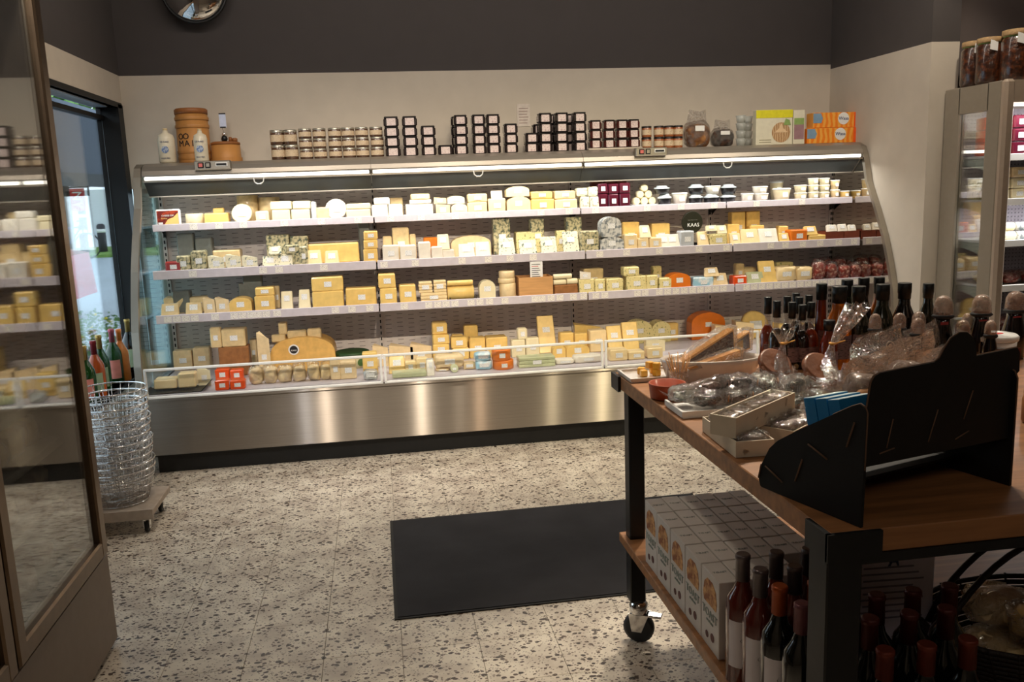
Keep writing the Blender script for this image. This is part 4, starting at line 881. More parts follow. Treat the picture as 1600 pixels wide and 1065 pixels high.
# wall notice and convex mirror
p=hY(818,180,0); nt_=obj('wall_notice',G().box(-.042,.042,-.003,0,-.07,.07),M('pinkish_white_paper',(.84,.80,.76),.7),loc=(p.x,-.001,p.z),label='small white paper notice taped to the back wall above the jars',cat='notice')
for k in range(6): obj('print_line',G().box(-.03,.022+.004*(k%3),-.004,-.003,-.05+k*.018,-.046+k*.018),M('faded_red_grey_print',(.60,.50,.48),.7),nt_)
mr=empty('convex_mirror',(.30,-.10,2.655),'round convex security mirror with black rim high on back wall','mirror')
obj('mirror_dome',G().lathe([(.178,0),(.165,-.022),(.13,-.043),(.08,-.057),(.03,-.062),(.001,-.063)],40,axis='y'),M('mirror_silver',(.95,.95,.95),.02,1.,nz=0),mr)
obj('black_rim',G().tube([(.180*math.cos(a*.157),0,.180*math.sin(a*.157)) for a in range(40)],.009,8,closed=True),black,mr); obj('back_shell',G().lathe([(.05,.06),(.17,.012),(.178,.002)],32,axis='y'),black,mr); obj('wall_bracket',G().box(-.02,.02,.05,.099,-.02,.02),black,mr)

# ================================================================ LEFT FRIDGE (glass doors facing the room)
lf=empty('glass_door_fridge',(0,0,0),'tall bronze-framed glass door fridge filling the left edge','fridge')
brz=M('bronze_satin_metal',(.42,.35,.28),.32,.85,nz=.05); beigeb=M('taupe_enamel',(.50,.44,.39),.5,nz=.03); blkr=M('black_rubber_seal',(.03,.03,.03),.6)
FY0,FY1=-2.735,-4.75
g=G(); g.box(-.16,.315,FY1,FY0,.02,.318); obj('base_cabinet',g,beigeb,lf); obj('top_cabinet',G().box(-.16,.315,FY1,FY0,2.25,2.42),beigeb,lf)
obj('end_panel',G().box(-.16,.30,FY0-.018,FY0,.318,2.25),beigeb,lf)
obj('seal',G().box(-.14,.300,FY1,FY0,.318,.330),blkr,lf)
for i,(a,b) in enumerate(((-2.765,-3.48),(-3.495,-4.2))):
    fw=.052; g=G(); g.rbox(.300,.330,a-fw,a,.333,2.25,.006); g.rbox(.300,.330,b,b+fw,.333,2.25,.006); g.rbox(.300,.329,b+fw-.01,a-fw+.01,.333,.388,.006); g.rbox(.300,.329,b+fw-.01,a-fw+.01,2.195,2.25,.006)
    d=obj('door',g,brz,lf); obj('door_glass',G().box(.311,.316,b+fw-.004,a-fw+.004,.384,2.199),film('door_glass_sheen',(.93,.94,.94),.10,.03,bump=0,k=.4),d)
    obj('door_gasket',G().box(.300,.306,a-fw-.012,a-fw,.388,2.195).box(.300,.306,b+fw,b+fw+.012,.388,2.195).box(.300,.306,b+fw,a-fw,.388,.398),alum,d)
for y in (FY0-.03,-3.3,-3.9):
    g=G(); g.box(-.13,-.115,y-.02,y+.02,.34,2.24)
    for k in range(44): g.box(-.115,-.114,y-.008,y+.008,.38+k*.042,.40+k*.042,1)
    obj('slotted_upright',g,[beigeb,ink],lf)
obj('back_panel',G().box(-.155,-.135,-3.16,FY0-.02,.33,1.9).box(-.155,-.135,FY1+.02,-3.40,.33,1.9),M('dim_back_panel',(.30,.27,.25),.5),lf)
zs=[]
for (px,py) in ((87,372),(91,441),(101,512),(112,587),(130,634)):
    zs.append(hX(px,py,.22).z)
zs=zs[:4]+[zs[3]-.155,zs[3]-.33]
bread=M('tan_crusty_wrap',(.78,.62,.40),.5,sc=22,col2=(.60,.42,.24),thr=(.35,.65),bump=.4,coat=.4)
lbread=[]
for si,z in enumerate(zs):
    if z<.36: continue
    sh=obj('shelf',G().box(-.11,.235,FY1+.03,FY0-.03,z-.012,z).rbox(.228,.240,FY1+.03,FY0-.03,z-.022,z+.004,.002),beigeb,lf)
    n=7
    for k in range(n):
        y=FY0-.12-k*.115; o=obj('wrapped_wedge',G().blob(.20,.105,.070+.015*((k*7+si)%3),14,8,.18,24,k+si*9,e=.5),bread,None,(.10,y,z+.0005),label='x',cat='cheese',group='wrapped wedges in the left fridge')
        o['label']=f"tan wrapped wedge in left fridge, {('top','second','third','fourth','fifth','sixth')[si]} visible shelf, {ORD[k]} from the door's right edge"
        f=obj('clear_wrapper',G().blob(.21,.112,.080+.015*((k*7+si)%3),14,8,.22,30,k+si*9+4,e=.5),wrap,o)
for k in range(6):
    o=obj('wrapped_parcel',G().blob(.22,.15,.09,14,8,.2,20,k+50,e=.5),M('pinkish_meat_wrap',(.62,.42,.36),.5,sc=16,col2=(.80,.68,.60),thr=(.4,.6),bump=.3,coat=.5),None,(.10,FY0-.15-k*.16,.331),label=f"pinkish wrapped parcel on the fridge floor, {ORD[k]} from the door's right edge",cat='packet',group='wrapped parcels on the fridge floor')
area('fridge_tube_light',(.25,-3.2,2.15),(.05,-3.2,.4),.03,.9,1.2,(1,.93,.82))

# ================================================================ RIGHT FRIDGE
rf=empty('open_front_fridge',(0,0,0),'taupe open-front wall fridge with glazed side at right edge','fridge')
tp=M('warm_grey_enamel',(.58,.54,.48),.45,nz=.02); RX0,RX1,RYB,RYF,RZ=4.42,5.9,-1.09,-1.56,1.905
g=G(); g.rbox(RX0,RX0+.035,RYB-.13,RYB,0,RZ,.004); g.rbox(RX0,RX0+.035,RYF+.03,RYF+.13,0,RZ,.004); g.box(RX0,RX0+.034,RYF+.12,RYB-.12,1.765,RZ-.002); g.box(RX0,RX0+.034,RYF+.12,RYB-.12,0,.30)
obj('side_frame',g,tp,rf)
obj('corner_post',G().rbox(RX0-.004,RX0+.055,RYF-.012,RYF+.035,0,RZ+.004,.014),M('light_taupe_post',(.70,.63,.56),.4,nz=.02),rf)
obj('side_glass',G().box(RX0+.014,RX0+.02,RYF+.13,RYB-.13,.30,1.765),glassm,rf)
obj('end_panel',G().box(RX1,RX1+.035,RYF,RYB,0,RZ),tp,rf)
obj('top_header',G().box(RX0+.03,RX1,RYF,RYB,RZ-.11,RZ),M('light_taupe_post',(.70,.63,.56)),rf); obj('base',G().box(RX0+.03,RX1,RYF,RYB,.02,.5),tp,rf)
pf=G(); pf.box(RX0+.03,RX1,RYB-.012,RYB,.5,RZ-.11)
bkp=obj('back_panel',pf,M('lilac_grey_perforated',(.66,.63,.68),.5,sc=60,tex='voronoi',nz=.04),rf)
g=G()
for i in range(24):
    for k in range(60): g.box(RX0+.07+i*.022,RX0+.076+i*.022,RYB-.0130,RYB-.0119,.52+k*.021,.526+k*.021)
obj('perforations',g,M('perforation_shadow',(.40,.38,.42),.8),bkp,kind='stuff')
g=G(); g.box(RX0+.045,RX0+.06,RYB-.035,RYB-.012,.5,RZ-.11)
for k in range(30): g.box(RX0+.0445,RX0+.0605,RYB-.028,RYB-.020,.55+k*.042,.565+k*.042,1)
obj('slotted_upright',g,[alum,ink],rf)
RS=[]
for py in (240,310,375,445,520,590): RS.append(hY(1574,py+0,-1.46).z)
for z in RS:
    sh=obj('shelf',G().box(RX0+.06,RX1-.02,-1.455,RYB-.015,z-.018,z-.006).rbox(RX0+.06,RX1-.02,-1.465,-1.45,z-.036,z,.002),white,rf)
    obj('curved_bracket',G().prism([(-1.44,z-.02),(-1.44,z-.045)]+[(-1.13-.31*math.cos(R(a)),z-.05-.10*(1-math.sin(R(a)))*1.0) for a in (10,30,50,70,90)]+[(-1.105,z-.20),(-1.105,z-.02)],'x',RX0+.061,RX0+.065),M('pale_green_grey_bracket',(.70,.73,.68),.4),sh)
obj('lamp_strip',G().box(RX0+.06,RX1-.05,-1.52,-1.49,RZ-.125,RZ-.112),M('fluorescent_tube_glow',(1,.98,.93)),rf)
area('fridge_tube_light',(5.1,-1.50,RZ-.13),(5.1,-1.40,1.0),1.3,.03,11,(1,.98,.95))
area('fridge_tube_light',(5.1,-1.47,RS[1]-.05),(5.1,-1.35,.5),1.3,.02,5,(1,.98,.95))
rr=0
def rput(kind,nm,x,y,z,w,h,mk,d,lb,cat,grp):
    global rr; rr+=1; o=product(kind,nm,w,h,mk,(x,y,z),300+rr,d); o['label']=lb; o['category']=cat; o['group']=grp; return o
rsn=['top','second','third','fourth','fifth','sixth']
for c in range(5):
    for k in range(3):
        z=RS[0]-.006+k*.068; rput('blk','square_tub',RX0+.125+c*.093,-1.42,z+.0008,.082,.066,'ored' if c<1 else 'plum',.08,f"square jar with white label, top shelf of right fridge, {ORD[c]} column, {('bottom','middle','top')[k]} one",'jar','square jars in the right fridge')
        if c<1: rput('blk','square_tub',RX0+.125,-1.32,z+.0008,.082,.066,'ored',.08,f"orange jar behind the first column of right fridge top shelf, {('bottom','middle','top')[k]} one",'jar','rear orange jars in the right fridge')
for c in range(5):
    for k in range(3): rput('blk','cheese_tub',RX0+.13+c*.10,-1.42,RS[1]-.0052+k*.056,.092,.054,'cream' if k<2 else 'beige',.09,f"pale cream tub on right fridge second shelf, {ORD[c]} column, {('bottom','middle','top')[k]} one",'tub','cream tubs in the right fridge')
for k in range(2): rput('blkn','cheese_tub',RX0+.12,-1.30,RS[1]-.0052+k*.056,.09,.054,'herb',.09,'green-cream tub behind the first column, right fridge second shelf, '+('lower','upper')[k],'tub','rear tubs in the right fridge')
for c in range(5):
    for k in range(2): rput('log','salami',RX0+.16+c*.16,-1.42+k*.012,RS[2]-.0052+k*.048,.15,.046,'cream' if c==0 else 'marb',.05,('pale' if c==0 else 'white-mottled')+f" sausage lying on right fridge third shelf, {ORD[c]} column, {('lower','upper')[k]}",'sausage','sausages in the right fridge')
for c in range(5): rput('bag','bag_of_pasta' if c<1 else 'meat_bag',RX0+.13+c*.11,-1.42,RS[3]-.0052,.10,.07,'yel' if c<1 else 'meat',.16,('clear bag of yellow pieces' if c<1 else 'clear bag of red-brown meat')+f" on the right fridge fourth shelf, {ORD[c]} from left",'bag','bags in the right fridge')
for c in range(5): rput('bag','meat_bag',RX0+.13+c*.11,-1.42,RS[4]-.0052,.10,.08,'meat',.16,f"clear bag of meat on right fridge fifth shelf, {ORD[c]} from left",'bag','lower bags in the right fridge')
# three large jars on top
herbj=M('dark_brown_dried_herbs',(.20,.10,.06),.3,sc=50,col2=(.42,.22,.10),thr=(.45,.7),bump=.5,coat=.9)
clothm=M('kraft_cloth_lid',(.66,.54,.38),.7,sc=60,nz=.12,bump=.4)
for i,(px,sc_) in enumerate(((1496,1.0),(1540,1.0),(1585,1.08))):
    y=-1.33-.07*i*0; q=hY(px,120,(-1.20,-1.32,-1.44)[i]); r=.066*sc_; h=.235*sc_
    xx=max(q.x,RX0+.085); o=obj('storage_jar',G().lathe([(r*.9,0),(r,.012),(r,h*.78),(r*.82,h*.86),(r*.78,h*.9)],22),herbj,loc=(xx,q.y,RZ+.0045),label=('leftmost','middle','rightmost')[i]+' of the large jars of dark dried herbs on the right fridge',cat='jar',group='large herb jars on the right fridge')
    obj('cork_lid',G().lathe([(r*.95,h*.88),(r*.98,h*.9),(r*.96,h*.99),(r*.8,h)],22),clothm,o); obj('green_ribbon',G().lathe([(r*.86,h*.855),(r*.88,h*.885)],22,cap=False),M('green_ribbon',(.45,.56,.30),.6),o); obj('paper_tag',G().box(-.022,.022,-.001,0,-.026,.026),white,o,(-r*.4,-r*.98,h*.80),(R(-12),R(12),0))

# ================================================================ WIRE BASKETS AND SILL BOTTLES
dol=empty('basket_dolly',(0,-1.60,0),'low white wheeled dolly holding the wire basket stack','dolly')
DX=.055
obj('deck_board',G().rbox(DX-.20,DX+.15,-.16,.17,.085,.115,.004).box(DX-.20,DX+.15,-.17,-.155,.075,.120),M('cream_painted_board',(.66,.60,.54),.6),dol)
for dx,dy in ((.11,-.12),(.11,.13),(-.15,-.12),(-.15,.13)):
    c_=obj('caster',G().lathe([(.024,-.008),(.026,0),(.024,.008)],14,axis='x',cx=DX+dx,cy=dy,cz=.027),black,dol); obj('fork',G().box(DX+dx-.014,DX+dx-.011,dy-.012,dy+.012,.02,.085).box(DX+dx+.011,DX+dx+.014,dy-.012,dy+.012,.02,.085),chrome,c_)
def basket():
    g=G(); rt,rb,hh=.155,.115,.155; N=28
    ring=lambda r,z,w_: g.tube([(r*math.cos(a*6.2832/N),r*math.sin(a*6.2832/N),z) for a in range(N)],w_,5,closed=True)
    ring(rt,hh,.0038); ring(rt*.97,hh-.03,.0022); ring(rt*.93,hh*.5,.002); ring(rb*1.05,.03,.002); ring(rb,0,.003); ring(rb*.5,0,.002)
    for k in range(24):
        a=k*6.2832/24; g.tube([(rt*math.cos(a),rt*math.sin(a),hh),(rb*math.cos(a),rb*math.sin(a),.0)],.0015,4)
    for k in range(4): a=k*.785; g.tube([(rb*math.cos(a),rb*math.sin(a),0),(-rb*math.cos(a),-rb*math.sin(a),0)],.0015,4)
    return g
bme=basket().mesh('wire_basket',chrome)
for k in range(12):
    obj('wire_basket',bme,None,None,(DX-.02+.004*math.sin(k*2.1),-1.60+.004*math.cos(k*1.7),.119+k*.033),(0,0,k*.4),label='round chrome wire basket nested in the stack, '+('lowest' if k==0 else 'topmost' if k==11 else ORD[k]+' from the bottom'),cat='basket',group='nested wire baskets on the dolly')
def bottle(h,r,glass,cap,labm=None,cz=.62,nr=.30,name='bottle',lab2=None,foil=.22):
    n=r*nr; o=obj(name,G().lathe([(r*.85,0),(r,.006),(r,h*.50),(r*.93,h*.58),(r*.60,h*.68),(n*1.1,h*.76),(n,h*.80),(n,h*.97),(n*.9,h*.975)],20),glass)
    obj('foil_cap',G().lathe([(n*1.16,h*(1-foil)),(n*1.12,h*.93),(n*1.26,h*.935),(n*1.26,h*.99),(n*1.0,h)],16),cap,o)
    if labm:
        g=G(); A=[-1.0+.25*i for i in range(9)]; vs=[(r*1.012*math.sin(a),-r*1.012*math.cos(a),z) for z in (h*.10,h*.44) for a in A]; g.add(vs,[(i,i+1,i+10,i+9) for i in range(8)],0,True); obj('paper_label',g,labm,o)
    return o
gg=M('green_bottle_glass',(.10,.28,.10),.08,trans=.35,nz=.02,coat=.5); goldf=M('gold_foil',(.72,.60,.34),.3,.7,nz=.05); pinkf=M('pink_foil',(.72,.36,.40),.3,.6,nz=.05); amb=M('amber_rose_wine',(.80,.36,.16),.08,trans=.4,nz=.02,coat=.5); orl=M('orange_label_sleeve',(.92,.50,.16),.4,coat=.5)
plab=M('salmon_label',(.86,.52,.46),.5); glab=M('pale_green_label',(.66,.74,.60),.5); dkg=M('near_black_bottle_glass',(.04,.05,.045),.08,nz=.05,coat=.8)
for i,(px,py,gl,cp,lb,h,ds,X) in enumerate(((127,520,gg,goldf,plab,.30,'green sparkling wine bottle with gold foil nearest the fridge',-.245),(144,528,amb,M('wine_red_foil',(.50,.14,.16),.35,.5),glab,.30,'amber rose wine bottle with red foil on sill',-.245),(151,507,gg,goldf,glab,.31,'green sparkling bottle with gold foil, third on sill',-.255),(172,506,gg,pinkf,plab,.31,'green sparkling bottle with pink foil on sill',-.25),(197,493,dkg,goldf,glab,.32,'dark bottle with pale gold foil near window corner',-.25))):
    p=hX(px,py,X); dy=0
    yy=min(-.16,p.y); yy=(-1.62,-1.42,-1.24,-1.00,-.72)[i] if 0 else yy
    o=bottle(h,.044,gl,cp,lb,name='sparkling_bottle',foil=.34); o.location=(X,yy,WZ0+.001); tag(o,ds,'bottle','sparkling wine bottles on the window sill')
    zt=p.z; o.scale=(1,1,1)
p=hX(190,560,-.23); o=bottle(.30,.042,orl,orl,None,name='orange_bottle'); o.location=(-.225,p.y-.02,WZ0+.001); tag(o,'bottle in bright orange sleeve between the dark bottles on sill','bottle','sparkling wine bottles on the window sill')

# ================================================================ MAT
q=[hZ(617,813,0),hZ(1120,770,0),hZ(1140,912,0),hZ(622,966,0)]
mg=G().box(0,1.40,0,.90,0,.006); mo=obj('door_mat',mg,M('charcoal_mat_fibre',(.17,.165,.175),.95,sc=5,nz=.14,bump=.3,coord='World'),loc=(q[3].x,q[3].y,.0005),label='dark charcoal entrance mat lying on the terrazzo floor',cat='mat')
mo.rotation_euler=(0,0,math.atan2(q[1].y-q[0].y,q[1].x-q[0].x)*0)
obj('rubber_edge',G().box(-.012,1.412,-.012,0,0,.004).box(-.012,0,0,.90,0,.004).box(-.012,1.412,.90,.912,0,.004),blkr,mo)

# ================================================================ DISPLAY TABLE
TX0,TY1,TY0,TZ=1.9655,-3.03,-4.36,.88
tb=empty('display_table',(0,0,0),'large wheeled display table with thick wooden top and black frame','table')
obj('wooden_top',G().rbox(TX0+.006,4.3,TY0+.006,TY1-.006,.838,TZ,.002),woodt,tb)
obj('lower_shelf_board',G().rbox(TX0+.006,4.3,TY0+.05,TY1-.03,.330,.360,.002),woodt,tb)
for y0,y1 in ((TY0+.004,TY0+.03),(TY1-.05,TY1-.02)): obj('frame_rail',G().box(TX0+.06,4.3,y0,y1,.820,.838),black,tb)
for y0,y1 in ((TY0+.06,TY0+.09),(TY1-.08,TY1-.05)): obj('lower_frame_rail',G().box(TX0+.06,4.3,y0,y1,.305,.330),black,tb)
def corner(y,s):
    g=G(); g.box(TX0-.003,TX0+.006,min(y,y+s*.075),max(y,y+s*.075),.832,.8805); g.box(TX0-.003,TX0+.095,min(y-s*.003,y+s*.006),max(y-s*.003,y+s*.006),.832,.8805); return g
obj('corner_plate',corner(TY1,-1),black,tb); obj('corner_plate',corner(TY0,1),black,tb)
def leg(x,y,w_=.052):
    l=obj('leg',G().rbox(x,x+w_,y,y+w_,.145,.838,.003),black,tb); return l
def caster(x,y,ang):
    c_=obj('caster',G().lathe([(.040,-.013),(.050,-.008),(.050,.008),(.040,.013)],24,axis='x',cz=.050),M('grey_rubber_wheel',(.16,.17,.19),.5),tb,(x,y,0),(0,0,ang))
    obj('caster_fork',G().prism([(-.035,.10),(.03,.10),(.02,.04),(-.012,.04)],'x',-.021,-.017).prism([(-.035,.10),(.03,.10),(.02,.04),(-.012,.04)],'x',.017,.021).lathe([(.028,.10),(.030,.108),(.030,.130),(.018,.145)],18,cy=.0),chrome,c_)
    obj('brake_lever',G().rbox(-.016,.016,-.075,-.03,.092,.100,.002),chrome,c_)
leg(TX0+.022,TY1-.10,.050); leg(TX0+.0,TY0+.002,.064); leg(4.2,TY1-.10); leg(4.2,TY0+.01)
caster(TX0+.055,TY1-.075,R(60)); caster(TX0+.04,TY0+.04,R(200)); caster(4.23,TY1-.075,0); caster(4.23,TY0+.04,0)

# black card display rack, seen from behind; built in its own turned frame
RKA=R(17.5)
rk=empty('display_rack',(2.030,-4.345,.8805),'black slotted card display rack standing on the table near its corner','rack',rz=RKA)
edge=M('raw_card_edge',(.42,.31,.23),.7)
def strip(name,pts,par,closed=False):
    for i in range(len(pts)-1): pass
    g=G(); g.tube(pts,.0017,4); obj(name,g,edge,par)
def panel(poly,x0,par_edges,slots):
    pn=obj('side_panel',G().prism(poly,'x',x0,x0+.006),blackp,rk); strip('raw_edge',[(x0+.003,a,b) for a,b in poly[1:par_edges]],pn)
    for a,b,c,d in slots: obj('tab_slot',G().tube([(x0-.001,a,b),(x0-.001,c,d)],.0019,4),edge,pn)
    return pn
lp=[(0,0),(-.002,.10),(-.004,.198),(.0,.207),(.010,.211),(.028,.203),(.068,.180),(.141,.137),(.196,.102),(.217,.082),(.236,.048),(.246,.020),(.240,.002),(.236,0)]
panel(lp,0,7,[(.019,.178,.034,.132),(.120,.115,.075,.099),(.133,.083,.149,.038),(.226,.045,.181,.026),(.237,.046,.244,.017)])
rp_=[(0,0),(0,.10),(.0,.205),(.006,.218),(.02,.222),(.08,.19),(.17,.12),(.235,.05),(.24,0)]
panel(rp_,.386,5,[(.15,.09,.11,.12)])
bpoly=[(.010,.100),(.016,.190),(.026,.245),(.033,.254),(.045,.258),(.176,.260),(.190,.266),(.200,.280),(.216,.297),(.238,.305),(.258,.303),(.274,.292),(.282,.278),(.285,.258),(.398,.260),(.406,.250),(.408,.215),(.386,.20),(.386,.090)]
g=G().prism(bpoly,'y',.010,.015); bpn=obj('back_panel',g,blackp,rk); strip('raw_edge',[(a,.0125,b) for a,b in bpoly[:16]],bpn)
for a,b,c,d in ((.079,.174,.066,.125),(.190,.174,.169,.119),(.280,.196,.259,.146),(.05,.118,.085,.122),(.24,.112,.275,.122)): obj('tab_slot',G().tube([(a,.0095,b),(c,.0095,d)],.0014,4),edge,bpn)
obj('inner_shelf',G().prism([(.02,.105),(.16,.075),(.16,.080),(.02,.110)],'x',.007,.385),blackp,rk)
obj('inner_shelf',G().prism([(.095,.034),(.236,.012),(.236,.017),(.095,.039)],'x',.007,.385),blackp,rk)
obj('front_lip',G().prism([(.236,.0),(.242,.0),(.242,.040),(.236,.040)],'x',.007,.385),blackp,rk)

# wrapped cheeses in the oval dish
ds=empty('white_oval_dish',(2.215,-3.215,TZ),'glossy white oval ceramic dish holding big cheese wedges on the table','dish',rz=R(-8))
g=G(); N=32
prf=[(.80,.0),(.86,.004),(.97,.055),(1.0,.066),(.97,.068),(.93,.058),(.82,.008)]
vs=[(math.cos(a*6.2832/N)*.150*r_,math.sin(a*6.2832/N)*.080*r_,z) for r_,z in prf for a in range(N)]
fs=[(j*N+i,j*N+(i+1)%N,(j+1)*N+(i+1)%N,(j+1)*N+i) for j in range(6) for i in range(N)]; g.add(vs,fs,0,True); g.add([(0,0,.008)]+vs[-N:],[(0,i+1,(i+1)%N+1) for i in range(N)],0,True); g.add(vs[:N],[tuple(range(N))])
obj('bowl_body',g,M('glazed_white_ceramic',(.84,.80,.76),.15,nz=.02,coat=.8),ds)
peach=M('peach_hard_cheese',(.93,.70,.42),.45,nz=.05,coat=.5,sc=14); purf=M('dark_purple_wrap_side',(.28,.17,.17),.35,nz=.15,sc=30,coat=.7)
def bigwedge(x,y,z,L,H,T,rz,tilt,lb,m2=purf):
    g=G(); g.prism([(0,0),(L,.02),(L,H),(0,H*.12)],'y',0,T,0); g.prism([(.012,.004),(L-.003,.024),(L-.003,H-.006),(.02,H*.12)],'y',-.0012,0,1)
    o=obj('cheese_wedge',g,[peach,m2],None,(x,y,z),(R(0),tilt,rz)); tag(o,lb,'cheese','wrapped cheese wedges in the oval dish'); f=G().prism([(-.004,-.004),(L+.004,.016),(L+.012,H*1.10),(L*.8,H*1.06),(-.004,H*.16)],'y',-.004,T+.004); obj('clear_wrapper',f,cello,o); return o
bigwedge(2.10,-3.165,TZ+.030,.23,.075,.035,R(-6),0,'large peach cheese wedge at the back of the oval dish',peach)
bigwedge(2.11,-3.235,TZ+.045,.185,.085,.035,R(6),R(-5),'cheese wedge with dark purple wrapped side, tip to the left',)
bigwedge(2.21,-3.20,TZ+.045,.15,.075,.03,R(8),R(-4),'second purple-sided cheese wedge at the right of the dish')
o=bigwedge(2.115,-3.28,TZ+.045,.17,.040,.03,R(2),R(-3),'low peach cheese wedge along the front rim of the dish',peach)
# plate, cubes, bowl, sticks
sp=obj('square_plate',G().prism([(-.075,-.07),(.075,-.07),(.075,.07),(-.075,.07)],'z',0,.006).box(-.078,.078,-.073,-.066,.004,.013).box(-.078,.078,.066,.073,.004,.013).box(-.078,-.070,-.066,.066,.004,.013).box(.070,.078,-.066,.066,.004,.013),M('glazed_white_ceramic',(.84,.80,.76)),loc=(2.052,-3.130,TZ+.0005),label='square white plate with cheese cubes at the table corner',cat='plate')
cub=M('deep_yellow_cheese',(.92,.68,.22),.4,nz=.05,coat=.4)
for i,(dx,dy,dz) in enumerate(((-.022,-.02,0),(.018,-.022,0),(-.018,.018,0),(.020,.018,0),(.002,-.004,.021),(.018,-.022,.0205))):
    o=obj('cheese_cube',G().rbox(-.010,.010,-.010,.010,0,.020,.002),cub,loc=(2.052+dx,-3.130+dy,TZ+.0068+dz),rot=(0,0,i*.5),label='yellow cheese cube on square plate, '+('front left','front right','back left','back right','upper middle','upper right')[i],cat='cheese',group='cheese cubes on the plate')
terra=M('terracotta_clay',(.68,.28,.13),.5,nz=.06,coat=.2)
obj('terracotta_bowl',G().lathe([(.038,0),(.046,.004),(.050,.040),(.0505,.043),(.046,.043),(.042,.010),(.001,.006)],32,cap=False).lathe([(.038,.0),(.001,.0)],32,cap=False),terra,loc=(2.018,-3.40,TZ+.0008),label='shallow terracotta bowl near the left edge of the table',cat='bowl')
st=empty('plastic_cup',(2.085,-3.305,TZ),'clear plastic cup holding thin wooden sticks behind terracotta bowl','cup')
obj('cup_wall',G().lathe([(.022,0),(.030,.055),(.029,.055),(.021,.003)],18),cello,st)
rnd=random.Random(4)
for k in range(18):
    a=rnd.random()*6.28; r0=rnd.random()*.013; r1=.012+rnd.random()*.028
    o=obj('wooden_stick',G().tube([(math.cos(a)*r0,math.sin(a)*r0,.005),(math.cos(a+.3)*r1,math.sin(a+.3)*r1,.085+rnd.random()*.02)],.0014,4),M('pale_birch_stick',(.84,.64,.42),.6),st)
# sweets in cellophane on a white tray
obj('white_tray',G().prism([(-.13,-.06),(.13,-.06),(.13,.07),(-.13,.07)],'z',0,.006).box(-.133,.133,-.063,-.056,.004,.018).box(-.133,-.126,-.056,.07,.004,.018).box(.126,.133,-.056,.07,.004,.018),white,loc=(2.115,-3.555,TZ+.0005),label='shallow white tray under the dark sweets at the table edge',cat='tray')
choc=M('dark_chocolate_pieces',(.10,.065,.06),.22,sc=45,col2=(.46,.34,.31),thr=(.52,.66),coat=.9,bump=.4)
SPOT=[(2.02,-3.52,.02,10),(2.06,-3.585,.02,-20),(2.12,-3.50,.02,25),(2.14,-3.58,.02,0),(2.20,-3.54,.02,30),(2.09,-3.54,.042,15),(2.17,-3.53,.042,-20),(2.22,-3.47,.003,20),(2.14,-3.42,.003,-15),(2.27,-3.55,.003,10),(2.31,-3.47,.003,35),(2.37,-3.45,.003,50),(2.28,-3.62,.003,-10),(2.36,-3.60,.003,25),(2.24,-3.50,.028,10),(2.32,-3.54,.028,40),(2.08,-3.46,.005,-30),(2.41,-3.53,.003,0),(2.30,-3.70,.003,20),(2.36,-3.68,.003,-20)]
def packet(x,y,z,rz,seed,sx=1.):
    sx=.82+.3*((seed*37)%10)/10
    o=obj('sweet_packet',G().blob(.075*sx,.034,.030,14,8,.30,38,seed,e=.8),(choc,choc,M('pinkish_nougat_pieces',(.46,.34,.30),.4,sc=40,col2=(.16,.10,.09),thr=(.45,.6),coat=.6,bump=.4))[seed%3],None,(x,y,TZ+z),(0,0,R(rz)))
    f=G().blob(.105*sx,.060,.042,22,12,.34,46,seed+7,e=.8); k0=len(f.v)
    f.add([(.05*sx,-.006,.018),(.05*sx,.006,.022),(.078*sx,.026,.036),(.084*sx,.004,.030),(.078*sx,-.024,.038)],[(0,1,2,3),(0,3,4)]); f.add([(-.05*sx,-.006,.018),(-.05*sx,.006,.022),(-.076*sx,.02,.034),(-.08*sx,-.02,.028)],[(0,1,2,3)])
    obj('cellophane',f,cello,o); obj('twist_tie',G().tube([(.05*sx,-.008,.014),(.052*sx,.0,.028),(.05*sx,.008,.014)],.0016,4),K['brown'],o); return o
for i,(x,y,z,rz) in enumerate(SPOT):
    o=packet(x,y,z,rz,i); tag(o,f"cellophane packet of dark sweets, {ORD[[k[0] for k in sorted(enumerate(SPOT),key=lambda k:k[1][0])].index(i)]} from left in the heap",'sweets','cellophane packets of dark sweets')
# white card trays
def cardtray(L,W_,H,loc,rz,lb):
    t=.003; g=G(); g.box(0,L,0,t,0,H); g.box(0,L,W_-t,W_,0,H); g.box(0,t,t,W_-t,0,H); g.box(L-t,L,t,W_-t,0,H); g.box(t,L-t,t,W_-t,0,t)
    o=obj('white_card_tray',g,M('white_card',(.86,.80,.70),.6,nz=.02),None,loc,(0,0,rz),lb,'box','white card trays on the table'); return o
c1=cardtray(.28,.062,.045,(1.990,-3.925,TZ+.038),R(38),'upper white card tray of clear sweets lying across another')
c2=cardtray(.21,.085,.035,(2.068,-3.945,TZ+.001),R(88),'lower white card tray at the table edge, partly hidden')
c3=cardtray(.15,.10,.034,(2.135,-3.90,TZ+.001),R(38),'open tray of clear-wrapped pieces beside the black rack')
grey_sw=M('grey_brown_sweets',(.48,.42,.36),.35,sc=30,col2=(.66,.56,.48),thr=(.4,.6),coat=.7,bump=.3)
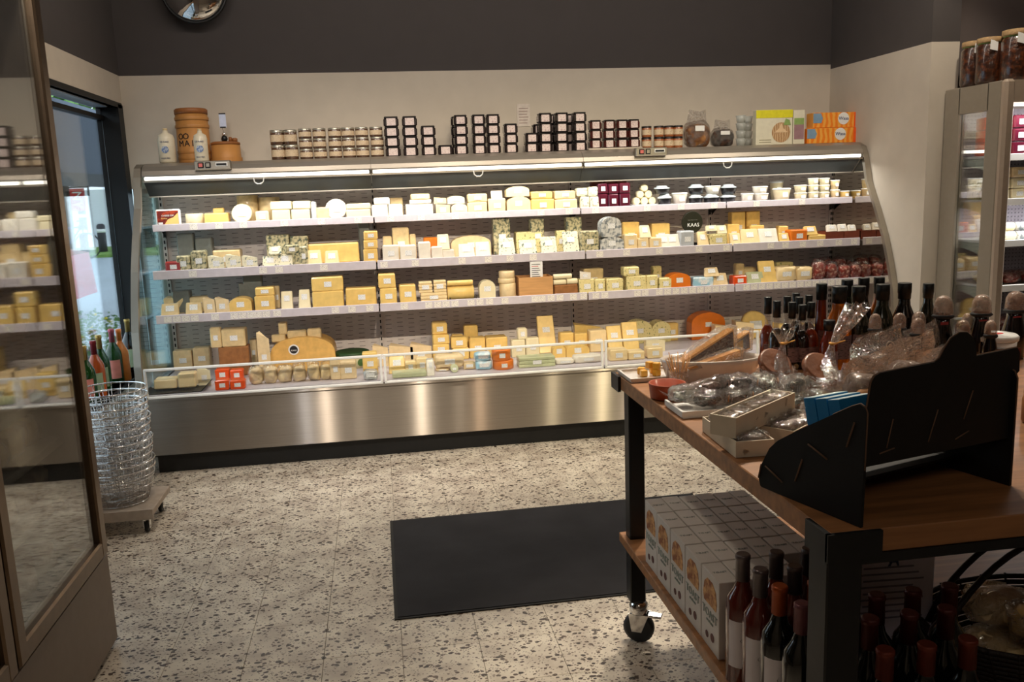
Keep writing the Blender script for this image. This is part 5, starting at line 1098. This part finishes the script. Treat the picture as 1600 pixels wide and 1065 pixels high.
for ci,(c_,L,W_,nn,nw) in enumerate(((c1,.28,.062,5,1),(c2,.21,.085,4,1),(c3,.15,.10,3,2))):
    for i in range(nn):
        for j in range(nw):
            lx=(i+.5)*L/nn; ly=(j+.5)*W_/nw; v=Matrix.Rotation(c_.rotation_euler.z,3,'Z')@Vector((lx,ly,.004))
            o=obj('wrapped_sweet',G().blob(L/nn*.86,W_/nw*.82,.038,14,8,.22,34,ci*31+i*3+j,e=.5),grey_sw,None,tuple(Vector(c_.location)+v),(0,0,c_.rotation_euler.z),f"clear-wrapped grey-brown sweet in the {('upper card tray','lower card tray','tray beside the rack')[ci]}, {ORD[i]} from its left end{'' if nw==1 else (', front' if j==0 else ', back')}",'sweets','wrapped sweets in card trays')
            obj('cellophane',G().blob(L/nn*.92,W_/nw*.88,.044,18,10,.24,50,ci*31+i+60,e=.5),cello,o)
obj('red_box',G().rbox(0,.05,0,.035,0,.03,.002),M('brick_red_card',(.62,.20,.16),.5),loc=(2.215,-3.80,TZ+.045) if 0 else (2.215,-3.915,TZ+.001),rot=(0,0,R(38)),label='small brick red box peeking over the black rack panel',cat='box')
# round biscuits in tied bags
bis=M('brown_gingerbread',(.46,.25,.10),.55,nz=.12,sc=30,coat=.4,bump=.3)
def giftbag(loc,r,neck,flare,lb,m,seed,nd=3,grp='tied cellophane bags'):
    o=None; t=empty('biscuit_bag',loc,lb,'bag',grp)
    for k in range(nd):
        obj('round_biscuit',G().lathe([(r*.80,0),(r*.92,.006),(r*.92,.016),(r*.8,.022)],24),m,t,(.002*k,.022+.012*k-.02,.030+k*.016),(R(50-k*3),0,R(8)))
    n=Vector(neck); f=Vector(flare); g=G(); N=26; rings=[]; rnd=random.Random(seed)
    prof=[(0.,.55,0),(0.,.98,.012),(0.,1.05,.035),(.12,.98,.06),(.40,.62,None),(.75,.25,None),(1.,.11,None)]
    for (t_,rs,zz) in prof:
        c_=n*t_; c_=Vector((c_.x,c_.y,c_.z if zz is None else max(zz,c_.z))); ring=[]
        for i in range(N):
            a=i*6.2832/N; w_=1+.10*math.sin(a*7+seed)+.07*rnd.uniform(-1,1); ring.append((c_.x+r*rs*w_*math.cos(a),c_.y+r*rs*w_*math.sin(a),max(.001,c_.z+rnd.uniform(-.003,.003))))
        rings+=ring
    for (t_,rs) in ((.15,.20),(.6,.42),(1.,.55)):
        c_=n+f*t_
        for i in range(N):
            a=i*6.2832/N; w_=1+.35*math.sin(a*5+seed*2)+.15*rnd.uniform(-1,1); rings.append((c_.x+r*rs*w_*math.cos(a),c_.y+r*rs*.6*w_*math.sin(a),c_.z+.012*math.sin(a*5+seed)))
    nr=len(rings)//N; g.add(rings,[(j*N+i,j*N+(i+1)%N,(j+1)*N+(i+1)%N,(j+1)*N+i) for j in range(nr-1) for i in range(N)],0,True); obj('cellophane',g,cello,t)
    obj('twist_tie',G().tube([(n.x+r*.14*math.cos(a),n.y+r*.14*math.sin(a),n.z) for a in [k*.785 for k in range(8)]],.003,5,closed=True).tube([(n.x,n.y-.01,n.z),(n.x+.02,n.y-.03,n.z+.012)],.0016,4),M('gold_twist_tie',(.80,.58,.26),.4,.5),t); return t
giftbag((2.335,-3.395,TZ+.001),.052,(.03,.02,.125),(.0,.0,.035),'tied bag of round brown biscuits left of the long bag',bis,1)
giftbag((2.415,-3.500,TZ+.001),.055,(.045,.03,.135),(.075,.02,.095),'long-necked tied bag of round brown biscuits in the middle',bis,2)
breadm=M('pale_bread_stick',(.84,.62,.42),.6,nz=.06,sc=24)
for i,(x,y,z,rz,L) in enumerate(((2.47,-3.62,.012,20,.12),(2.50,-3.66,.012,28,.12),(2.48,-3.64,.034,12,.11),(2.42,-3.68,.012,35,.10))):
    obj('bread_roll',G().lathe([(.004,-L/2),(.013,-L*.38),(.014,0),(.013,L*.38),(.004,L/2)],12,axis='x'),breadm,loc=(x,y,TZ+z+.003),rot=(0,0,R(rz)),label='pale finger roll beside the long-necked bag, '+('front one','rear one','upper one','leftmost one')[i],cat='bread',group='finger rolls on the table')
# large clear pouches
blk_c=M('black_liquorice_fill',(.05,.045,.05),.25,sc=40,col2=(.22,.18,.18),thr=(.6,.75),coat=.8,bump=.4); nuts=M('mixed_brown_sweets',(.42,.34,.30),.4,sc=28,col2=(.60,.55,.52),thr=(.4,.6),coat=.6,bump=.5)
def pouch(px,py,X_h,w_,h_,m,lb,seed,sticker=False,rz=0,z=0.001):
    p=hZ(px,py,TZ+X_h); t=obj('filled_pouch',G().blob(w_*.8,.07,h_*.62,16,9,.2,26,seed),m,None,(p.x,p.y,TZ+z),(0,0,rz),lb,'bag','clear pouches of sweets')
    g=G(); A=14; rnd=random.Random(seed); rows_=[(0,1.,.078),(.25,1.06,.088),(.55,1.05,.07),(.8,.98,.035),(1.,.90,.006)]; vs=[]
    for (q_,sx_,dy_) in rows_:
        for i in range(A):
            a=i*6.2832/A; vs.append((w_/2*sx_*math.copysign(abs(math.cos(a))**.7,math.cos(a))+rnd.uniform(-.006,.006),dy_/2*math.sin(a)+rnd.uniform(-.004,.004)+.01*math.sin(q_*6+seed),h_*q_+rnd.uniform(-.005,.005)*(q_>0)+(.02*math.cos(a)*q_)))
    g.add(vs,[(j*A+i,j*A+(i+1)%A,(j+1)*A+(i+1)%A,(j+1)*A+i) for j in range(4) for i in range(A)],0,False); obj('cellophane',g,cello,t)
    if sticker:
        s_=obj('round_sticker',G().lathe([(.013,-.001),(.013,0)],20,axis='y'),M('cream_sticker',(.80,.72,.64),.6),t,(sticker[0],-.041,sticker[1])); obj('sticker_ring',G().tube([(.008*math.cos(a*.524),-.0015,.008*math.sin(a*.524)) for a in range(12)],.0012,4,closed=True),ink,s_)
    return t
pouch(1372,545,.10,.16,.15,blk_c,'clear pouch with round sticker behind the black rack',3,(.01,.115))
pouch(1350,590,.07,.13,.13,nuts,'lower clear pouch of brown sweets touching the black rack',4)
pouch(1415,575,.08,.15,.16,nuts,'tall pointed clear pouch left of the rack hump',5)
pouch(1432,530,.10,.13,.14,blk_c,'dark filled clear pouch behind the pointed pouch',6)
pouch(1462,560,.08,.12,.11,nuts,'small clear pouch tucked beside the rack hump',7)
pb=M('sky_blue_card',(.12,.52,.76),.45,nz=.03); ptop=M('pale_blue_top',(.82,.93,.95),.4,nz=.02)
for i in range(3):
    g=G(); g.box(0,.085,0,.026,0,.085,0); g.box(.0005,.0845,.0005,.0255,.085,.0858,1)
    v=Matrix.Rotation(RKA,3,'Z')@Vector((.050,.138-i*.029,.102-i*.0)); 
    o=obj('blue_box',g,[pb,ptop],None,(2.030+v.x,-4.345+v.y,.8805+v.z+i*.004),(R(-14),0,RKA),'flat sky blue box leaning in the black rack, '+('farthest','middle','nearest')[i]+' of three','box','blue boxes in the black rack')
# bottles on the table
amber=M('amber_oil',(.78,.42,.10),.06,trans=.55,nz=.02,coat=.6); dkred=M('dark_vinegar',(.07,.035,.03),.06,nz=.05,coat=.9); amb2=M('red_brown_liqueur',(.46,.16,.08),.06,trans=.3,coat=.8); dgreen=M('dark_olive_oil_glass',(.12,.13,.05),.06,trans=.3,coat=.8)
capb=M('black_bottle_cap',(.045,.06,.065),.4); clearn=M('clear_neck_glass',(.70,.62,.56),.06,coat=.9,alpha=.35,nz=.02)
blab=M('mauve_grey_bottle_label',(.46,.36,.36),.6,sc=80,col2=(.28,.22,.22),thr=(.55,.6),stretch=(1,1,4))
seal=M('round_seal_gold',(.50,.40,.26),.5)
def oilbottle(h,r,gl,lab_=blab,capr=.50):
    o=obj('oil_bottle',G().lathe([(r*.9,0),(r,.005),(r,h*.44),(r*.80,h*.53),(r*.46,h*.585),(r*.38,h*.60)],18),gl)
    obj('clear_neck',G().lathe([(r*.40,h*.585),(r*.37,h*.62),(r*.37,h*.80)],14),clearn,o); obj('black_cap',G().lathe([(r*.50,h*.76),(r*.48,h*.88),(r*.52,h*.995),(r*.46,h)],16),capb,o)
    g=G(); A=[-.9+.3*i for i in range(7)]; g.add([(r*1.012*math.sin(a),-r*1.012*math.cos(a),z) for z in (h*.12,h*.34) for a in A],[(i,i+1,i+8,i+7) for i in range(6)],0,True); obj('paper_label',g,lab_,o)
    obj('round_seal',G().lathe([(.0085,-.001),(.0085,0)],14,axis='y'),seal,o,(.004,-r*1.03,h*.06)); return o
TB=[(1200,464,amb2),(1214,470,dkred),(1230,463,dkred),(1238,472,dkred),(1254,476,dkred),(1268,472,amb2),(1244,458,dkred),(1249,464,dkred),(1264,461,dkred)]
for i,(px,py,gl) in enumerate(TB):
    y=(-3.085,-3.14,-3.065,-3.155,-3.175,-3.14,-3.06,-3.105,-3.085)[i]; y=(-3.10,-3.15,-3.085,-3.165,-3.165,-3.165,-3.062,-3.11,-3.07)[i]
    p=hY(px,py,y); o=oilbottle(p.z-TZ,.0235,gl); o.location=(p.x,y,TZ+.0008)
    tag(o,('reddish' if gl is amb2 else 'dark')+f" small oil bottle with black cap, {ords(sorted(range(9),key=lambda k:TB[k][0]).index(i),9)} of the nine",'bottle','nine small oil bottles on the table')
BIG=[(1284,443,amb2,.018,-3.10,'slim reddish bottle with tall black cap right of the small bottles'),(1312,447,amber,.038,-3.20,'stout amber oil bottle with wide black cap'),(1324,437,dgreen,.030,-3.085,'bottle with copper-topped cap behind the amber bottle'),(1342,447,dgreen,.034,-3.19,'dark green oil bottle right of the amber bottle'),(1350,434,dkred,.028,-3.085,'dark bottle farthest back above the green bottle'),(1374,433,amber,.026,-3.085,'amber bottle in the back row, fourth tall cap'),(1380,444,dgreen,.034,-3.17,'dark olive bottle with wide black cap beside pouches'),(1414,442,dkred,.034,-3.16,'dark bottle with square black cap and yellow liquid beside it'),(1451,443,dgreen,.028,-3.10,'rightmost tall dark bottle before the white wall'),(1296,500,amb2,.026,-3.24,'reddish brown bottle with clear neck in front of slim one')]
for i,(px,py,gl,r,y,lb) in enumerate(BIG):
    p=hY(px,py,y); h=p.z-TZ; o=obj('oil_bottle',G().lathe([(r*.9,0),(r,.006),(r,h*.52),(r*.90,h*.60),(max(.017,r*.60)*.92,h*.72),(max(.017,r*.60)*.86,h*.78),(max(.017,r*.60)*.86,h*.84)],20),gl,None,(p.x,y,TZ+.0008)); tag(o,lb,'bottle','tall oil bottles on the table')
    cw=max(.017,r*.60); obj('black_cap',G().lathe([(cw*.93,h*.80),(cw*.95,h*.87),(cw,h*.875),(cw,h*.995),(cw*.93,h)],20),capb,o)
    g=G(); A=[-.9+.3*k for k in range(7)]; g.add([(r*1.012*math.sin(a),-r*1.012*math.cos(a),z) for z in (h*.14,h*.42) for a in A],[(k,k+1,k+8,k+7) for k in range(6)],0,True); obj('paper_label',g,blab,o)
# capped bottles under clear domes
dome=M('frosted_pinkish_dome',(.72,.60,.53),.22,coat=1,nz=.12,sc=50,alpha=.55,bump=.6); pkl=M('dark_pink_label',(.58,.20,.22),.5)
DM=[(1475,462,.026,-3.30,1,'tall dark bottle with clear dome cap and pink label, leftmost tall'),(1535,460,.027,-3.24,1,'tall dark bottle with clear dome cap, second tall'),(1588,455,.028,-3.22,1,'tall dark bottle with clear dome cap at the right edge'),(1368,490,.017,-3.32,0,'short domed bottle left of the pouches'),(1406,489,.018,-3.30,0,'short domed bottle above the pointed pouch'),(1436,487,.019,-3.28,0,'short domed bottle, rear one of a pair'),(1435,497,.019,-3.37,0,'short domed bottle, front one of a pair'),(1505,500,.020,-3.36,0,'short domed bottle just above the rack hump'),(1513,489,.017,-3.20,0,'short domed bottle behind the hump'),(1549,500,.017,-3.30,0,'short domed bottle above the white tub')]
for px,py,r,y,tall,lb in DM:
    p=hY(px,py,y); h=p.z-TZ; dh=.055 if tall else .042
    o=obj('domed_bottle',G().lathe([(r*1.15,0),(r*1.2,.006),(r*1.2,h*.40),(r*.8,h*.62),(r*.80,h-dh)],18),dkred,None,(p.x,y,TZ+.0008)); tag(o,lb,'bottle','bottles with clear dome caps')
    obj('clear_dome',G().lathe([(r*1.0,h-dh-.01),(r*1.05,h-dh+.004),(r*.98,h-dh*.4),(r*.70,h-dh*.12),(r*.25,h)],18),dome,o); obj('collar',G().lathe([(r*1.0,h-dh-.012),(r*1.22,h-dh-.006),(r*1.0,h-dh)],18),ink,o)
    if tall: obj('pink_label',G().box(-r*.82,r*.15,-r*.84,-r*.80,h*.62,h-dh-.02),pkl,o)
p=hZ(1556,522,TZ+.085); o=obj('white_tub',G().lathe([(.052,0),(.060,.075)],28),white,loc=(p.x,p.y,TZ+.0008),label='white plastic tub with lid and red print behind the rack',cat='tub')
obj('lid',G().lathe([(.063,.068),(.064,.080),(.058,.086),(.001,.086)],28,cap=False),white,o); obj('red_print',G().lathe([(.024,.0862),(.024,.0872)],16,sx=1,sy=.5),redi,o); obj('fruit_print',G().box(-.04,.04,-.0600,-.0565,.012,.050),M('dark_red_fruit_print',(.40,.14,.12),.5),o)
for i,(px,py,h) in enumerate(((1597,600,.10),(1592,640,.07))):
    p=hZ(px,py,TZ+h*.5); obj('brown_jar',G().lathe([(.030,0),(.034,.005),(.034,h*.8),(.028,h)],18),K['brown'],loc=(p.x+.05,p.y,TZ+.0008),label='brown jar at the right edge of the table, '+('rear one','front one')[i],cat='jar',group='brown jars at the right edge')

# ================================================================ LOWER SHELF
LZ=.3605
tcard=M('toast_box_white_card',(.80,.77,.74),.55,nz=.02); food=M('toast_photo_print',(.55,.32,.18),.6,sc=60,col2=(.82,.62,.40),thr=(.4,.6)); rgrey=M('grey_green_letter_print',(.58,.61,.58),.7)
def toast_box():
    g=G(); g.rbox(-.0245,.0245,-.054,.054,0,.192,.0015); o=obj('toast_box',g,tcard)
    obj('arched_picture',G().prism([(-.038,.112),(.036,.112),(.042,.130),(.034,.160),(.016,.174),(-.016,.174),(-.036,.158),(-.042,.130)],'x',-.0255,-.0247),food,o)
    text('lettering','TOAST',.029,rgrey,o,(-.0254,0,.088),(R(90),0,R(-90))); text('lettering','crackers',.012,rgrey,o,(-.0254,0,.070),(R(90),0,R(-90)))
    obj('fruit_picture',G().lathe([(.009,-.0255),(.009,-.0247)],10,axis='x',cy=.018,cz=.030).lathe([(.011,-.0255),(.011,-.0247)],10,axis='x',cy=-.016,cz=.036),M('berry_print',(.36,.20,.18),.6),o)
    text('lettering','TOAST',.011,rgrey,o,(0,0,.1925),(0,0,R(0)),.0003); return o
tbx=toast_box(); first=True
for r_ in range(5):
    for c_ in range(6 if r_<4 else 4):
        x=2.0105+c_*.0515+random.uniform(-.0006,.0006); y=-3.345-r_*.1125+(.004 if c_%2 else 0); 
        lb=f"white toast cracker box, {ORD[r_]} row from the back, {ords(c_,6 if r_<4 else 4)}"
        if first: o=tbx; o.location=(x,y,LZ); tag(o,lb,'box','toast boxes on the lower shelf'); first=False
        else: clone(tbx,(x,y,LZ+random.choice((0,.0,.0))),lb)
rose=M('rose_wine_dark',(.34,.12,.09),.08,nz=.04,coat=.8); wlab=M('white_wine_label',(.86,.83,.84),.6,nz=.02); capg=M('grey_foil_cap',(.40,.36,.36),.35,.6); capo=M('orange_foil_cap',(.62,.28,.10),.4,.4); capr=M('dark_red_foil_cap',(.30,.10,.08),.4,.3); capm=M('dusky_pink_cap',(.42,.24,.26),.4,.3)
def wine(h,gl,cp,lb_):
    r=.036; o=obj('wine_bottle',G().lathe([(r*.85,0),(r,.006),(r,h*.60),(r*.90,h*.67),(r*.52,h*.74),(r*.40,h*.80),(r*.38,h*.975)],20),gl)
    obj('foil_cap',G().lathe([(r*.44,h*.80),(r*.42,h*.96),(r*.46,h*.965),(r*.46,h*.99),(r*.38,h)],16),cp,o)
    if lb_:
        g=G(); A=[-1.3+.26*i for i in range(9)]; g.add([(r*1.012*math.sin(a),-r*1.012*math.cos(a),z) for z in (h*.16,h*.52) for a in A],[(i,i+1,i+10,i+9) for i in range(8)],0,True); q_=obj('paper_label',g,lb_,o)
        e=G()
        for k,(dx,dz) in enumerate(((-.006,.42),(.004,.38),(-.006,.34),(.010,.36),(-.014,.38))): 
            cx=dx; cz=h*dz; yy=-math.sqrt(max(0,(r*1.03)**2-cx*cx)); e.tube([(cx-.005,yy,cz),(cx,yy,cz+.006),(cx+.005,yy,cz),(cx,yy,cz-.006)],.0008,4,closed=True)
        obj('lattice_emblem',e,redi if 0 else ink,q_)
    return o
WN=[(2.005,-3.935,rose,capg,wlab,'rose wine bottle with grey foil cap, back row, first from the table edge'),(2.010,-4.012,rose,capg,wlab,'rose wine bottle with grey foil cap, second row at the table edge'),(2.080,-3.940,rose,capg,wlab,'rose wine bottle, back row, second from the edge'),(2.085,-4.015,rose,capg,wlab,'rose wine bottle, second row, second from the edge'),(2.155,-3.940,rose,capg,wlab,'rose wine bottle, back row, third from the edge'),(2.160,-4.015,rose,capg,None,'rose wine bottle, second row, third from the edge'),
 (2.014,-4.092,dkg,capo,wlab,'dark wine bottle with orange foil cap at the table edge'),(2.090,-4.092,dkg,capo,None,'dark wine bottle with orange foil cap, second from the edge'),(2.022,-4.170,dkg,capm,None,'dark wine bottle with dusky pink cap near the front leg'),(2.165,-4.092,dkg,capr,None,'dark wine bottle with dark red cap, third in its row'),
 (2.100,-4.170,dkg,capr,None,'dark wine bottle just right of the near table leg'),(2.178,-4.168,dkg,capr,None,'dark wine bottle, second right of the near leg, back'),(2.256,-4.165,dkg,capr,None,'dark wine bottle, third right of the near leg, back'),(2.335,-4.165,dkg,capr,None,'dark red capped bottle standing tallest before the floor gap'),
 (2.115,-4.248,dkg,capr,None,'dark wine bottle in the middle row right of leg'),(2.195,-4.246,dkg,capr,None,'dark wine bottle, middle row, second from leg'),(2.272,-4.244,dkg,capr,None,'dark wine bottle, middle row, third from leg')]
for x,y,gl,cp,lb_,ds_ in WN:
    o=wine(.30,gl,cp,lb_); o.location=(x,y,LZ); tag(o,ds_,'bottle','wine bottles on the lower shelf')
wc=M('coppery_foil_cap',(.42,.17,.11),.4,.4)
for i,(x,y) in enumerate(((2.10,-4.322),(2.18,-4.322),(2.262,-4.320))):
    o=wine(.28,dkg,wc,None); o.location=(x,-4.27-.0,LZ) if 0 else (x+.0,y+.0,LZ); tag(o,'wine bottle with coppery cap in the nearest row, '+('left','middle','right')[i]+' one','bottle','wine bottles on the lower shelf')
gbx=obj('printed_white_box',G().rbox(0,.195,0,.07,0,.285,.002),M('cool_white_card',(.84,.83,.90),.5,nz=.03),loc=(2.250,-3.95,LZ),rot=(0,0,R(-4)),label='upright white box with small horse emblem and lines of print on lower shelf',cat='box')
for k in range(9): obj('print_line',G().box(.018 if k%2 else .03,(.17-.012*(k%3)),-.0008,0,.12+k*.015,.124+k*.015),M('pale_violet_print',(.52,.52,.62),.7),gbx)
obj('horse_emblem',G().prism([(0,0),(.004,.006),(.003,.014),(.010,.018),(.018,.017),(.022,.026),(.028,.028),(.026,.020),(.024,.010),(.026,0),(.022,0),(.019,.008),(.010,.008),(.006,0)],'y',-.001,0),navy,gbx,(.085,-.0005,.245)); obj('leaf_emblem',G().prism([(0,0),(.012,.006),(.028,.004),(.018,-.003)],'y',-.001,0),ink,gbx,(.10,-.0005,.075))
obj('green_box',G().rbox(0,.17,0,.06,0,.30,.002),M('grey_green_card',(.42,.48,.38),.5,nz=.06),loc=(2.315,-3.865,LZ),rot=(0,0,R(-4)),label='grey-green box standing behind the white emblem box',cat='box')
# wicker basket
wb_=empty('wicker_basket',(2.685,-4.00,LZ),'dark wicker basket with two looped handles full of wrapped food','basket')
wick=M('dark_wicker',(.13,.10,.085),.6,sc=90,nz=.2,bump=.5); 
g=G()
for k in range(9):
    rr_=.19+.006*k; g.tube([(rr_*1.15*math.cos(a*.2244),rr_*.80*math.sin(a*.2244)+.0,.008+k*.013) for a in range(28)],.0065,6,closed=True)
obj('woven_side',g,wick,wb_); g=G(); 
for k in range(28): a=k*.2244; g.tube([(.19*1.15*math.cos(a),.19*.8*math.sin(a),.002),(.245*1.15*math.cos(a),.245*.8*math.sin(a),.118)],.003,4)
obj('stake',g,wick,wb_,kind='stuff'); obj('base',G().lathe([(.19,0.001),(.19,.008)],24,sx=1.15,sy=.8),wick,wb_)
for dy in (-.03,.03):
    obj('handle',G().tube([(-.255+.51*t_,dy+.0*t_,.11+.20*math.sin(math.pi*t_)**.7) for t_ in [i/18 for i in range(19)]],.007,7),M('dark_brown_handle',(.10,.06,.05),.5),wb_)
for i,(x,y,z,w_,rz) in enumerate(((2.565,-4.01,.012,.13,10),(2.685,-3.955,.012,.12,-20),(2.685,-4.06,.012,.12,15),(2.805,-4.01,.012,.13,5),(2.60,-3.97,.088,.13,-10),(2.64,-4.05,.088,.12,25),(2.75,-4.00,.088,.14,0))):
    o=obj('wrapped_food',G().blob(w_,w_*.75,.075,16,9,.2,24,i+90),(K['tan'],K['beige'],K['gold'])[i%3],None,(x,y,LZ+z),(0,0,R(rz)),f"clear-wrapped tan food packet in the wicker basket, {ORD[i]}, counted bottom left upward",'packet','packets in the wicker basket')
    obj('cellophane',G().blob(w_*1.1,w_*.82,.085,20,11,.28,38,i+120),cello,o)
label_all()
